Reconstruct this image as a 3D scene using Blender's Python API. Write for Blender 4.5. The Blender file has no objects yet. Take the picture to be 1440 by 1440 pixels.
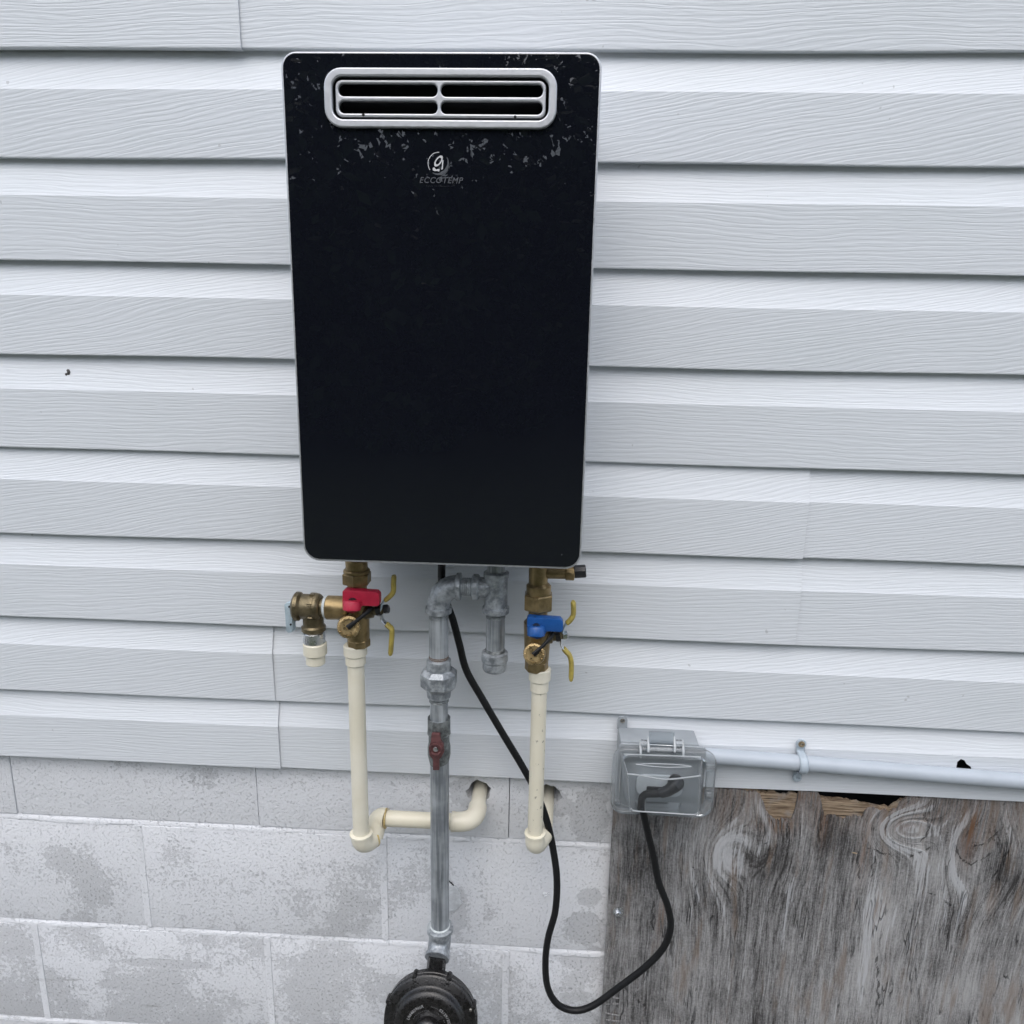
import bpy, bmesh, math, random
import numpy as np
from mathutils import Vector, Matrix
random.seed(7); rng = np.random.default_rng(7)
R = math.radians
PI = math.pi
SC = bpy.context.scene
COL = SC.collection

# ------------------------------------------------------------------ camera, sky, sun, exposure
ZS = 1.95                                   # height of the topmost seen siding edge above the ground
F, CX, CZ, CD, PITCH, YAW, ROLL = 1050.0, 0.10259, -0.34727 + ZS, 1.05385, 0.23145, -0.046, -0.01982
_f = Vector((math.sin(YAW) * math.cos(PITCH), math.cos(YAW) * math.cos(PITCH), -math.sin(PITCH)))
_r = Vector((math.cos(YAW), -math.sin(YAW), 0))
_d = _f.cross(_r)
RT = math.cos(ROLL) * _r + math.sin(ROLL) * _d
DN = -math.sin(ROLL) * _r + math.cos(ROLL) * _d
CAMP = Vector((CX, -CD, CZ))
cam = bpy.data.cameras.new('camera'); camo = bpy.data.objects.new('camera', cam); COL.objects.link(camo)
M = Matrix.Identity(4)
for i in range(3):
    M[i][0], M[i][1], M[i][2], M[i][3] = RT[i], -DN[i], -_f[i], CAMP[i]
camo.matrix_world = M
cam.sensor_width = 36; cam.lens = F / 1440 * 36; cam.clip_start = 0.02; cam.clip_end = 500
SC.camera = camo

SUN_EL, SUN_AZ = 58, 6                     # elevation; swing of the sun to the left of the wall's normal
world = bpy.data.worlds.new('World'); SC.world = world; world.use_nodes = True
wn = world.node_tree; wn.nodes.clear()
sky = wn.nodes.new('ShaderNodeTexSky'); sky.sky_type = 'NISHITA'; sky.sun_disc = False
sky.sun_elevation = R(SUN_EL); sky.sun_rotation = R(180 + SUN_AZ)
sky.air_density = 1.0; sky.dust_density = 2.0; sky.ozone_density = 1.0
hs = wn.nodes.new('ShaderNodeHueSaturation'); hs.inputs['Saturation'].default_value = 0.60
bg = wn.nodes.new('ShaderNodeBackground'); bg.inputs['Strength'].default_value = 0.15
wo = wn.nodes.new('ShaderNodeOutputWorld')
wn.links.new(sky.outputs[0], hs.inputs['Color']); wn.links.new(hs.outputs[0], bg.inputs['Color']); wn.links.new(bg.outputs[0], wo.inputs[0])
sun = bpy.data.lights.new('sun', 'SUN'); sun.energy = 0.9; sun.angle = R(85); sun.color = (1, .985, .96)
suno = bpy.data.objects.new('sun', sun); COL.objects.link(suno)
sd = Vector((math.sin(R(SUN_AZ)) * math.cos(R(SUN_EL)), math.cos(R(SUN_AZ)) * math.cos(R(SUN_EL)), -math.sin(R(SUN_EL))))
suno.rotation_euler = sd.to_track_quat('-Z', 'Y').to_euler(); suno.location = (-2, -4, 6)
SC.view_settings.view_transform = 'Standard'; SC.view_settings.look = 'None'
SC.view_settings.exposure = 0.88; SC.view_settings.gamma = 1.0; SC.view_settings.use_curve_mapping = False
SC.render.engine = 'CYCLES'
SC.cycles.use_denoising = True; SC.cycles.use_adaptive_sampling = True; SC.cycles.adaptive_threshold = .03; SC.cycles.adaptive_min_samples = 32
SC.cycles.max_bounces = 6; SC.cycles.diffuse_bounces = 3; SC.cycles.glossy_bounces = 3; SC.cycles.transparent_max_bounces = 16
SC.cycles.sample_clamp_indirect = 6

def at(u, v, y):
    """where the sight line through photo pixel (u, v) meets the plane at depth y (the wall face is y = 0)"""
    d = _f + RT * ((u - 720) / F) + DN * ((v - 720) / F)
    return CAMP + d * ((y - CAMP.y) / d.y)
def mpp(u, v, y):
    """metres per photo pixel there"""
    return (at(u, v, y) - CAMP).dot(_f) / F

# ------------------------------------------------------------------ mesh helpers
class MB:
    def __init__(s): s.v = []; s.f = []; s.uv = None
    def add(s, vs, fs):
        b = len(s.v); s.v += [tuple(p) for p in vs]; s.f += [tuple(i + b for i in f) for f in fs]
        return s
    def lathe(s, prof, org, axis, n=32, ref=None, phase=0.0):
        a = Vector(axis).normalized(); org = Vector(org)
        r0 = Vector(ref) if ref else (Vector((0, 0, 1)) if abs(a.z) < .9 else Vector((1, 0, 0)))
        e1 = (r0 - a * r0.dot(a)).normalized(); e2 = a.cross(e1)
        vs, fs, rings = [], [], []
        for r, t in prof:
            if r < 1e-6:
                rings.append([len(vs)]); vs.append(org + a * t)
            else:
                ring = []
                for k in range(n):
                    th = 2 * PI * k / n + phase
                    ring.append(len(vs)); vs.append(org + a * t + (e1 * math.cos(th) + e2 * math.sin(th)) * r)
                rings.append(ring)
        for A, B in zip(rings, rings[1:]):
            if len(A) == 1 and len(B) == 1: continue
            for k in range(n):
                k2 = (k + 1) % n
                if len(A) == 1: fs.append((A[0], B[k2], B[k]))
                elif len(B) == 1: fs.append((A[k], A[k2], B[0]))
                else: fs.append((A[k], A[k2], B[k2], B[k]))
        if len(rings[0]) > 1: fs.append(tuple(reversed(rings[0])))
        if len(rings[-1]) > 1: fs.append(tuple(rings[-1]))
        return s.add(vs, fs)
    def tube(s, pts, rad, n=16, flat=1.0, up=None):
        pts = [Vector(p) for p in pts]; m = len(pts)
        rr = rad if isinstance(rad, (list, tuple)) else [rad] * m
        T = [(pts[min(i + 1, m - 1)] - pts[max(i - 1, 0)]).normalized() for i in range(m)]
        e = Vector(up) if up else (Vector((0, 0, 1)) if abs(T[0].z) < .9 else Vector((0, 1, 0)))
        vs, fs = [], []
        for i in range(m):
            e = (e - T[i] * e.dot(T[i])).normalized(); g = T[i].cross(e)
            for k in range(n):
                th = 2 * PI * k / n
                vs.append(pts[i] + (e * math.cos(th) + g * math.sin(th) * flat) * rr[i])
        for i in range(m - 1):
            for k in range(n):
                k2 = (k + 1) % n
                fs.append((i * n + k, i * n + k2, (i + 1) * n + k2, (i + 1) * n + k))
        fs.append(tuple(reversed(range(n)))); fs.append(tuple(range((m - 1) * n, m * n)))
        return s.add(vs, fs)
    def prism(s, outline, org, ex, ey, ez, d0, d1):
        """outline of (a, b) in the plane ex, ey, pushed from d0 to d1 along ez"""
        ex, ey, ez, org = Vector(ex), Vector(ey), Vector(ez), Vector(org); n = len(outline)
        vs = [org + ex * a + ey * b + ez * d for d in (d0, d1) for a, b in outline]
        fs = [tuple(reversed(range(n))), tuple(range(n, 2 * n))]
        for k in range(n):
            k2 = (k + 1) % n
            fs.append((k, k2, n + k2, n + k))
        return s.add(vs, fs)
    def box(s, c, size, ex=(1, 0, 0), ey=(0, 1, 0), ez=(0, 0, 1)):
        x, y, z = (q / 2 for q in size)
        return s.prism([(-x, -y), (x, -y), (x, y), (-x, y)], c, ex, ey, ez, -z, z)
    def build(s, name, mat, parent=None, bevel=0, sharp=38, smooth=True, seg=2):
        me = bpy.data.meshes.new(name); me.from_pydata(s.v, [], s.f)
        bm = bmesh.new(); bm.from_mesh(me)
        bmesh.ops.recalc_face_normals(bm, faces=bm.faces)
        if bevel:
            es = [e for e in bm.edges if len(e.link_faces) == 2 and e.calc_face_angle() > R(30)]
            bmesh.ops.bevel(bm, geom=es, offset=bevel, segments=seg, affect='EDGES', profile=.6, clamp_overlap=True)
        bm.to_mesh(me); bm.free()
        return link(name, me, mat, parent, smooth, sharp)

def link(name, me, mat, parent=None, smooth=True, sharp=38):
    """one mesh object; its points are given in the world, its origin goes to its parent's base"""
    me.materials.clear(); me.materials.append(mat)
    if smooth:
        me.shade_smooth(); me.set_sharp_from_angle(angle=R(sharp))
    base = Vector((0, 0, 0)); q = parent
    while q is not None:
        base += q.location; q = q.parent
    o = bpy.data.objects.new(name, me)
    if parent is None:
        n = len(me.vertices); co = np.empty(n * 3); me.vertices.foreach_get('co', co); co = co.reshape(-1, 3)
        lo, hi = co.min(0), co.max(0); base = Vector(((lo[0] + hi[0]) / 2, (lo[1] + hi[1]) / 2, lo[2]))
        o.location = base
    me.transform(Matrix.Translation(-base))
    COL.objects.link(o)
    if parent: o.parent = parent
    return o
def thing(name, label, cat, loc, group=None):
    o = bpy.data.objects.new(name, None); o.empty_display_size = .03; COL.objects.link(o)
    o.location = loc; o['label'] = label; o['category'] = cat
    if group: o['group'] = group
    return o
def tag(o, label, cat, kind=None):
    o['label'] = label; o['category'] = cat
    if kind: o['kind'] = kind
    return o

def rrect(cx, cz, w, h, r, n=8):
    rs = r if isinstance(r, (list, tuple)) else [r] * 4     # tr, tl, bl, br
    out = []
    for (sx, sz, a0), q in zip(((1, 1, 0), (-1, 1, 90), (-1, -1, 180), (1, -1, 270)), rs):
        for k in range(n + 1):
            a = R(a0 + 90 * k / n)
            out.append((cx + sx * (w / 2 - q) + q * math.cos(a), cz + sz * (h / 2 - q) + q * math.sin(a)))
    return out
def plate(name, outlines, y_front, thick, mat, parent, bevel=0, sharp=40):
    """a flat plate facing the street, cut from closed outlines in (x, z); inner outlines are holes"""
    cu = bpy.data.curves.new('tmp', 'CURVE'); cu.dimensions = '2D'; cu.fill_mode = 'BOTH'
    cu.extrude = max(thick / 2 - bevel, 1e-5); cu.bevel_depth = bevel; cu.bevel_resolution = 3; cu.offset = -bevel
    for ol in outlines:
        sp = cu.splines.new('POLY'); sp.points.add(len(ol) - 1); sp.use_cyclic_u = True
        for p, (a, b) in zip(sp.points, ol): p.co = (a, b, 0, 1)
    return _curve_obj(cu, name, Matrix(((1, 0, 0, 0), (0, 0, -1, y_front + thick / 2), (0, 1, 0, 0), (0, 0, 0, 1))), mat, parent, sharp)
def _curve_obj(cu, name, mtx, mat, parent, sharp=40):
    t = bpy.data.objects.new('tmp', cu); COL.objects.link(t)
    dg = bpy.context.evaluated_depsgraph_get()
    me = bpy.data.meshes.new_from_object(t.evaluated_get(dg)); me.name = name
    bpy.data.objects.remove(t); bpy.data.curves.remove(cu)
    me.transform(mtx)
    return link(name, me, mat, parent, True, sharp)
def text_obj(name, body, size, mtx, mat, parent, shear=0, space=1.0, extrude=0.0002, offset=0.0):
    cu = bpy.data.curves.new('tmp', 'FONT'); cu.body = body; cu.size = size; cu.align_x = 'CENTER'; cu.align_y = 'CENTER'
    cu.shear = shear; cu.space_character = space; cu.extrude = extrude; cu.offset = offset; cu.resolution_u = 3
    return _curve_obj(cu, name, mtx, mat, parent)
FACE = lambda p, s=1.0: Matrix.Translation(p) @ Matrix.Rotation(R(90), 4, 'X')

def smooth_path(pts, k=8):
    """Catmull-Rom through the points"""
    P = [Vector(p) for p in pts]; P = [P[0] * 2 - P[1]] + P + [P[-1] * 2 - P[-2]]; out = []
    for i in range(1, len(P) - 2):
        for j in range(k):
            t = j / k; a, b, c, d = P[i - 1], P[i], P[i + 1], P[i + 2]
            out.append(.5 * ((2 * b) + (c - a) * t + (2 * a - 5 * b + 4 * c - d) * t * t + (3 * b - a - 3 * c + d) * t ** 3))
    out.append(P[-2]); return out
def boolean_cut(o, cutter_mb):
    c = cutter_mb.build('cutter', o.data.materials[0], None, smooth=False)
    bpy.context.view_layer.update()
    m = o.modifiers.new('b', 'BOOLEAN'); m.object = c; m.operation = 'DIFFERENCE'; m.solver = 'EXACT'
    dg = bpy.context.evaluated_depsgraph_get()
    me = bpy.data.meshes.new_from_object(o.evaluated_get(dg)); o.modifiers.clear(); o.data = me
    cm = c.data; bpy.data.objects.remove(c); bpy.data.meshes.remove(cm)

# ------------------------------------------------------------------ materials
class NT:
    def __init__(s, name):
        s.m = bpy.data.materials.new(name); s.m.use_nodes = True; s.t = s.m.node_tree; s.t.nodes.clear()
        s.out = s.t.nodes.new('ShaderNodeOutputMaterial')
    def n(s, typ, ins=None, **kw):
        nd = s.t.nodes.new(typ)
        for k, v in kw.items(): setattr(nd, k, v)
        for k, v in (ins or {}).items():
            if isinstance(v, bpy.types.NodeSocket): s.t.links.new(v, nd.inputs[k])
            else: nd.inputs[k].default_value = v
        return nd
    def math(s, op, a, b=0.0, c=0.0, clamp=False):
        nd = s.n('ShaderNodeMath', {0: a, 1: b, 2: c}, operation=op); nd.use_clamp = clamp; return nd.outputs[0]
    def vmath(s, op, a, b=(0, 0, 0)):
        nd = s.n('ShaderNodeVectorMath', {0: a, 1: b}, operation=op)
        return nd.outputs['Value'] if op in ('LENGTH', 'DOT_PRODUCT', 'DISTANCE') else nd.outputs[0]
    def noise(s, vec, scale, detail=3.0, rough=.55, dist=0.0):
        return s.n('ShaderNodeTexNoise', {'Vector': vec, 'Scale': scale, 'Detail': detail, 'Roughness': rough, 'Distortion': dist}).outputs[0]
    def ramp(s, x, lo, hi, a=0.0, b=1.0):
        return s.n('ShaderNodeMapRange', {0: x, 1: lo, 2: hi, 3: a, 4: b}, interpolation_type='SMOOTHSTEP').outputs[0]
    def mix(s, f, a, b):
        nd = s.n('ShaderNodeMix', {0: f, 6: a, 7: b}, data_type='RGBA'); return nd.outputs[2]
    def xyz(s, x, y, z): return s.n('ShaderNodeCombineXYZ', {0: x, 1: y, 2: z}).outputs[0]
    def sep(s, v):
        o = s.n('ShaderNodeSeparateXYZ', {0: v}).outputs; return o[0], o[1], o[2]
    def pos(s): return s.n('ShaderNodeNewGeometry').outputs['Position']
    def bump(s, h, dist, strength=1.0, normal=None):
        ins = {'Height': h, 'Distance': dist, 'Strength': strength}
        if normal is not None: ins['Normal'] = normal
        return s.n('ShaderNodeBump', ins).outputs[0]
    def bsdf(s, **kw):
        names = {'color': 'Base Color', 'rough': 'Roughness', 'metal': 'Metallic', 'normal': 'Normal', 'spec': 'Specular IOR Level',
                 'coat': 'Coat Weight', 'coat_rough': 'Coat Roughness', 'sss': 'Subsurface Weight', 'ior': 'IOR'}
        b = s.n('ShaderNodeBsdfPrincipled', {names[k]: v for k, v in kw.items()})
        s.t.links.new(b.outputs[0], s.out.inputs[0]); return s.m
C = lambda r, g, b: (r, g, b, 1)

def simple(name, col, rough=.5, metal=0.0, var=.15, scale=60, bump=0.0, col2=None, spec=.5, streak=None, coat=0.0):
    t = NT(name); p = t.pos()
    if streak: p = t.vmath('MULTIPLY', p, streak)
    nz = t.ramp(t.noise(p, scale, 4, .6), .3, .7)
    c2 = col2 or tuple(min(1, c * (1 + var)) for c in col); c1 = col if col2 else tuple(c * (1 - var) for c in col)
    kw = dict(color=t.mix(nz, C(*c1), C(*c2)), rough=t.ramp(nz, 0, 1, max(.02, rough - .08), min(1, rough + .08)), metal=metal, spec=spec, coat=coat)
    if bump: kw['normal'] = t.bump(t.noise(p, scale * 4, 3), bump)
    return t.bsdf(**kw)

def mat_vinyl():
    t = NT('white_vinyl')
    uv = t.n('ShaderNodeUVMap', uv_map='UVMap').outputs[0]; u, v, _ = t.sep(uv)
    oc = t.n('ShaderNodeObjectInfo').outputs['Color']
    sp = t.n('ShaderNodeSeparateColor', {0: oc}).outputs; slope, seed = sp[0], sp[1]
    sd_ = t.math('MULTIPLY', seed, 91.0)
    w1 = t.math('SUBTRACT', t.noise(t.xyz(t.math('MULTIPLY', u, 2.4), t.math('MULTIPLY', v, 7.0), sd_), 1.0, 1.0), .5)
    w2 = t.math('SUBTRACT', t.noise(t.xyz(t.math('MULTIPLY', u, 11.0), t.math('MULTIPLY', v, 38.0), sd_), 1.0, 1.0), .5)
    g = t.math('ADD', v, t.math('MULTIPLY', w1, .048)); g = t.math('ADD', g, t.math('MULTIPLY', w2, .006))
    g = t.math('SUBTRACT', g, t.math('MULTIPLY', u, slope))
    l1 = t.noise(t.xyz(t.math('MULTIPLY', u, 8.0), t.math('MULTIPLY', g, 110.0), sd_), 1.0, 1.5, .5)
    l2 = t.noise(t.xyz(t.math('MULTIPLY', u, 38.0), t.math('MULTIPLY', g, 300.0), sd_), 1.0, 1.0)
    wav = t.math('SINE', t.math('ADD', t.math('MULTIPLY', g, 1150.0), t.math('MULTIPLY', l1, 11.0))); groove = t.ramp(wav, -.95, .0)
    groove = t.math('MULTIPLY', groove, t.ramp(l2, .25, .7, .35, 1.0))
    h = t.math('ADD', t.math('MULTIPLY', groove, .75), t.math('MULTIPLY', l2, .45))
    p = t.pos()
    dirt = t.ramp(t.noise(t.vmath('MULTIPLY', p, (1, 1, 2.5)), 3.2, 3, .6), .42, .8)
    speck = t.ramp(t.noise(p, 85, 1, .5), .795, .83)
    col = t.mix(t.math('MULTIPLY', dirt, .5), C(.68, .708, .738), C(.625, .66, .682))
    col = t.mix(t.math('MULTIPLY', speck, .35), col, C(.2, .2, .19))
    return t.bsdf(color=col, rough=.42, normal=t.bump(h, .0005, .46), spec=.4)

WEAR = []     # (u, v, ru, rv, amount) photo pixels of bare or stained patches on the block wall
def mat_block(mortar=False):
    t = NT('painted_mortar' if mortar else 'painted_block'); p = t.pos()
    x, y, z = t.sep(p)
    n1 = t.noise(p, 6.5, 4, .6); n2 = t.noise(p, 150, 5, .75); n3 = t.noise(p, 34, 5, .66)
    low = t.ramp(z, ZS - 1.55, ZS - 1.10, .06, -.10)
    m = t.math('ADD', t.math('MULTIPLY', t.math('SUBTRACT', n1, .5), .95), low)
    for (u, v, ru, rv, am) in WEAR:
        c = at(u, v, 0); s = mpp(u, v, 0)
        q = t.vmath('DIVIDE', t.vmath('SUBTRACT', t.vmath('MULTIPLY', p, (1, 0, 1)), (c.x, 0, c.z)), (ru * s, 1, rv * s))
        e = t.n('ShaderNodeVectorMath', {0: t.vmath('ABSOLUTE', q)}, operation='LENGTH').outputs['Value']
        e = t.math('ADD', e, t.math('MULTIPLY', t.math('SUBTRACT', n3, .5), 1.6))
        m = t.math('ADD', m, t.math('MULTIPLY', t.ramp(e, .55, 1.10, 1, 0), am))
    m = t.math('ADD', m, -.20 if mortar else 0.0)
    sp = t.math('ADD', t.math('MULTIPLY', n2, .75), t.math('MULTIPLY', n3, .35))
    worn = t.ramp(t.math('ADD', sp, m), .565, .64)
    worn = t.math('MAXIMUM', worn, t.ramp(m, -.05, .30, .0, .14))
    tint = t.noise(p, 3.1, 3)
    paint = t.mix(tint, C(.74, .755, .79), C(.80, .81, .825))
    if mortar: paint = t.mix(tint, C(.74, .755, .79), C(.80, .81, .825))
    bare = t.mix(n2, C(.24, .245, .255), C(.50, .505, .515))
    col = t.mix(t.math('MULTIPLY', worn, .44), paint, bare)
    pit = t.ramp(t.noise(p, 260, 3, .65), .58, .68)
    pitm = t.math('MULTIPLY', pit, t.ramp(m, -.10, .10, .06, .55))
    col = t.mix(t.math('MULTIPLY', pitm, .50), col, C(.18, .185, .19))
    grime = t.ramp(t.noise(t.vmath('MULTIPLY', p, (1, 1, 6)), 6.0, 6, .7), .60, .74)
    grime = t.math('MULTIPLY', grime, t.ramp(z, ZS - 1.52, ZS - 1.32, .75, .12))
    col = t.mix(grime, col, C(.22, .22, .21))
    h = t.math('SUBTRACT', t.math('MULTIPLY', n2, 1.0), t.math('MULTIPLY', pit, .8)); h = t.math('SUBTRACT', h, t.math('MULTIPLY', worn, .35))
    return t.bsdf(color=col, rough=.8, normal=t.bump(h, .0022, .8), spec=.25)

def mat_ply():
    t = NT('weathered_plywood')
    uv = t.n('ShaderNodeUVMap', uv_map='UVMap').outputs[0]; g, w, _ = t.sep(uv)     # g counts rings across the warped grain, w runs along it
    kn = t.n('ShaderNodeAttribute', attribute_name='knot').outputs['Fac']
    rust = t.n('ShaderNodeAttribute', attribute_name='rust').outputs['Fac']
    pale = t.n('ShaderNodeAttribute', attribute_name='pale').outputs['Fac']
    def lay(a, b, d=3, r=.55, s=0.0): return t.noise(t.xyz(t.math('MULTIPLY', g, a), t.math('MULTIPLY', w, b), s), 1.0, d, r)
    cka = t.n('ShaderNodeAttribute', attribute_name='crackline').outputs['Fac']
    p = t.pos(); px_, py_, pz_ = t.sep(p)
    wob = t.math('MULTIPLY', t.math('SUBTRACT', t.noise(t.xyz(t.math('MULTIPLY', px_, 9.0), 0.0, t.math('MULTIPLY', pz_, 5.0)), 1.0, 2), .5), .018)
    xw = t.math('ADD', t.math('MULTIPLY', px_, .88), t.math('ADD', t.math('MULTIPLY', wob, .7), t.math('MULTIPLY', g, .12)))
    def fib(a, b, d=3, r=.6, s=0.0): return t.noise(t.xyz(t.math('MULTIPLY', xw, a), t.math('MULTIPLY', pz_, b), s), 1.0, d, r)
    fig = t.n('ShaderNodeAttribute', attribute_name='figure').outputs['Fac']
    broad = fib(16, 2.4, 2, .5); band = t.ramp(lay(58, 3.0, 2, .55, 3.3), .33, .67); band = t.math('ADD', .5, t.math('MULTIPLY', t.math('SUBTRACT', band, .5), fig))
    rings = t.ramp(t.math('ABSOLUTE', t.math('SUBTRACT', t.math('ADD', lay(120, 4.0, 2, .5, 7.7), t.math('MULTIPLY', t.math('SUBTRACT', t.noise(p, 300, 2), .5), .12)), .5)), .0, .06, 1, 0)
    fine = fib(300, 13, 4, .72, 9.1); hair = fib(900, 60, 3, .7, 5.7); streak = fib(62, 5.0, 3, .6, 2.2)
    crack = t.ramp(t.math('ABSOLUTE', t.math('SUBTRACT', fib(90, 9, 2, .5, 21.0), .5)), .0, .022, 1, 0)
    crack = t.math('MULTIPLY', crack, t.ramp(fib(36, 9, 2, .5, 31.0), .54, .66))
    blot = t.noise(p, 6.5, 5, .65); grit = t.noise(p, 240, 4, .7)
    crack = t.math('MAXIMUM', crack, t.ramp(t.math('ADD', cka, t.math('MULTIPLY', t.math('SUBTRACT', grit, .5), .6)), .42, .62))
    tone = t.math('ADD', t.math('MULTIPLY', band, .17), t.math('MULTIPLY', fine, .85)); tone = t.math('ADD', tone, t.math('MULTIPLY', t.math('SUBTRACT', streak, .5), .48)); tone = t.math('ADD', tone, t.math('MULTIPLY', broad, .35))
    tone = t.math('ADD', tone, t.math('MULTIPLY', blot, .85)); tone = t.math('ADD', tone, t.math('MULTIPLY', hair, .75)); tone = t.math('ADD', tone, t.math('MULTIPLY', grit, .55)); tone = t.math('SUBTRACT', tone, t.math('MULTIPLY', t.math('MULTIPLY', rings, fig), .20))
    tone = t.math('ADD', tone, t.math('MULTIPLY', pale, .30))
    k = t.ramp(tone, 1.31, 2.12)
    col = t.mix(k, C(.048, .045, .044), C(.42, .415, .41))
    brown = t.ramp(t.math('ADD', fib(50, 6, 3, .6, 14.0), t.math('MULTIPLY', blot, .5)), .78, .98)
    col = t.mix(t.math('MULTIPLY', brown, .55), col, C(.19, .135, .095))
    col = t.mix(t.math('MULTIPLY', rust, t.ramp(fine, .38, .60)), col, C(.17, .092, .050))
    col = t.mix(t.math('MULTIPLY', kn, .55), col, C(.17, .12, .10))
    col = t.mix(t.math('MULTIPLY', crack, .62), col, C(.018, .016, .015))
    flake = t.ramp(t.math('ADD', t.math('ADD', t.math('MULTIPLY', fine, .9), t.math('MULTIPLY', band, .5)), t.math('MULTIPLY', pale, .24)), .84, .93)
    col = t.mix(t.math('MULTIPLY', flake, .55), col, C(.55, .56, .58))
    h = t.math('ADD', t.math('MULTIPLY', fine, .9), t.math('MULTIPLY', band, .7)); h = t.math('SUBTRACT', h, t.math('MULTIPLY', crack, 1.3))
    h = t.math('ADD', h, t.math('MULTIPLY', hair, .3))
    return t.bsdf(color=col, rough=.85, normal=t.bump(h, .0034, 1.0), spec=.2)
def mat_inner_ply():
    t = NT('fresh_split_ply'); p = t.pos(); x, y, z = t.sep(p)
    a = t.noise(t.xyz(t.math('MULTIPLY', x, 22), 0.0, t.math('MULTIPLY', z, 330)), 1.0, 4, .65)
    b = t.noise(p, 40, 4)
    col = t.mix(t.ramp(a, .3, .7), C(.12, .080, .052), C(.44, .34, .235))
    col = t.mix(t.ramp(b, .5, .75), col, C(.30, .27, .24))
    col = t.mix(t.ramp(t.noise(t.xyz(t.math('MULTIPLY', x, 16), 3.0, t.math('MULTIPLY', z, 210)), 1.0, 2), .62, .68), col, C(.03, .025, .02))
    return t.bsdf(color=col, rough=.8, normal=t.bump(a, .002), spec=.2)

def mat_galv(pipe=False):
    t = NT('galvanised_pipe' if pipe else 'galvanised_fitting'); p = t.pos()
    q = t.vmath('MULTIPLY', p, (1, 1, .035)) if pipe else p
    n = t.noise(q, 170 if pipe else 95, 4, .65); n2 = t.noise(p, 26, 3, .6)
    k = t.ramp(t.math('ADD', t.math('MULTIPLY', n, .7), t.math('MULTIPLY', n2, .4)), .40, .72)
    col = t.mix(k, C(.215, .235, .255), C(.55, .58, .605))
    white = t.ramp(t.noise(q, 60 if not pipe else 120, 5, .7, .4), .61, .68)
    col = t.mix(t.math('MULTIPLY', white, .55), col, C(.68, .71, .73))
    return t.bsdf(color=col, rough=t.ramp(k, 0, 1, .40, .58), metal=.62, normal=t.bump(t.noise(p, 260, 3), .0009 if not pipe else .0004))

def mat_clear(name, haze, alpha_col=(.93, .95, .96)):
    t = NT(name)
    tr = t.n('ShaderNodeBsdfTransparent', {0: C(*alpha_col)})
    df = t.n('ShaderNodeBsdfTranslucent', {0: C(.62, .65, .67)}); d2 = t.n('ShaderNodeBsdfDiffuse', {0: C(.62, .65, .67)})
    dd = t.n('ShaderNodeMixShader', {0: .35, 1: d2.outputs[0], 2: df.outputs[0]})
    gl = t.n('ShaderNodeBsdfGlossy', {0: C(1, 1, 1), 'Roughness': .12})
    m1 = t.n('ShaderNodeMixShader', {0: haze, 1: tr.outputs[0], 2: dd.outputs[0]})
    fr = t.n('ShaderNodeFresnel', {0: 1.5})
    m2 = t.n('ShaderNodeMixShader', {0: fr.outputs[0], 1: m1.outputs[0], 2: gl.outputs[0]})
    t.t.links.new(m2.outputs[0], t.out.inputs[0]); return t.m

def mat_cpvc(scuffed=False):
    t = NT('cream_cpvc_scuffed' if scuffed else 'cream_cpvc'); p = t.pos()
    col = t.mix(t.ramp(t.noise(p, 14, 4), .35, .7), C(.70, .655, .52), C(.76, .72, .60))
    th = (.635, .675) if scuffed else (.72, .78)
    col = t.mix(t.math('MULTIPLY', t.ramp(t.noise(p, 95, 4, .65), *th), .75), col, C(.26, .24, .19))
    return t.bsdf(color=col, rough=.38, spec=.45, normal=t.bump(t.noise(p, 420, 2), .0002))

WEAR += [(828, 1150, 30, 48, .30), (655, 1112, 26, 26, .34), (786, 1130, 16, 22, .34), (300, 1095, 55, 24, .20), (120, 1230, 110, 55, .04),
         (828, 1262, 20, 18, .22), (818, 1305, 32, 30, .20), (812, 1350, 30, 16, .18), (640, 1280, 22, 46, .20), (180, 1385, 46, 11, .5),
         (230, 1355, 70, 8, .3), (20, 1335, 40, 9, .4), (100, 1400, 120, 60, .06), (440, 1385, 60, 50, .10), (330, 1230, 180, 60, .06), (560, 1240, 130, 60, .06)]
MV = mat_vinyl(); MBLK = mat_block(); MMOR = mat_block(True); MPLY = mat_ply(); MINN = mat_inner_ply()
MGALV = mat_galv(); MGPIPE = mat_galv(True); MCP = mat_cpvc(); MCPS = mat_cpvc(True)
MFELT = simple('black_felt', (.012, .012, .013), .9)
MGLASS = None
MSILVER = simple('silver_trim', (.55, .56, .58), .46, .8, .02, 200)
MBODY = simple('grey_painted_steel', (.45, .46, .48), .45, .2, .05)
MDUCT = simple('dark_duct', (.035, .036, .04), .5, .5)
MBLACK = simple('black_plastic', (.018, .018, .02), .38, 0, .2, 90)
MRUB = simple('black_cord_rubber', (.007, .0072, .008), .5, 0, .25, 120, spec=.3)
MREG = simple('black_regulator_paint', (.010, .0093, .0092), .27, 0, .3, 140, bump=.0003, spec=.5)
MBRASS = simple('tarnished_brass', (.20, .145, .07), .36, .75, 0, 55, col2=(.36, .265, .13), bump=.0004)
MBRASSB = simple('bright_brass', (.40, .285, .135), .32, .85, 0, 90, col2=(.56, .42, .22))
MBRONZE = simple('dark_bronze', (.105, .085, .05), .36, .75, 0, 70, col2=(.21, .17, .10), bump=.0005)
MCHROME = simple('chrome', (.66, .67, .68), .28, 1.0, .08, 90)
MSTEMD = simple('darkened_steel', (.055, .055, .06), .35, .8, .2, 120)
MZINC = simple('pale_zinc_plate', (.46, .56, .62), .5, .35, .12, 120, bump=.0004)
MRED = simple('red_plastic', (.44, .016, .048), .40, 0, .12, 70)
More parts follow.
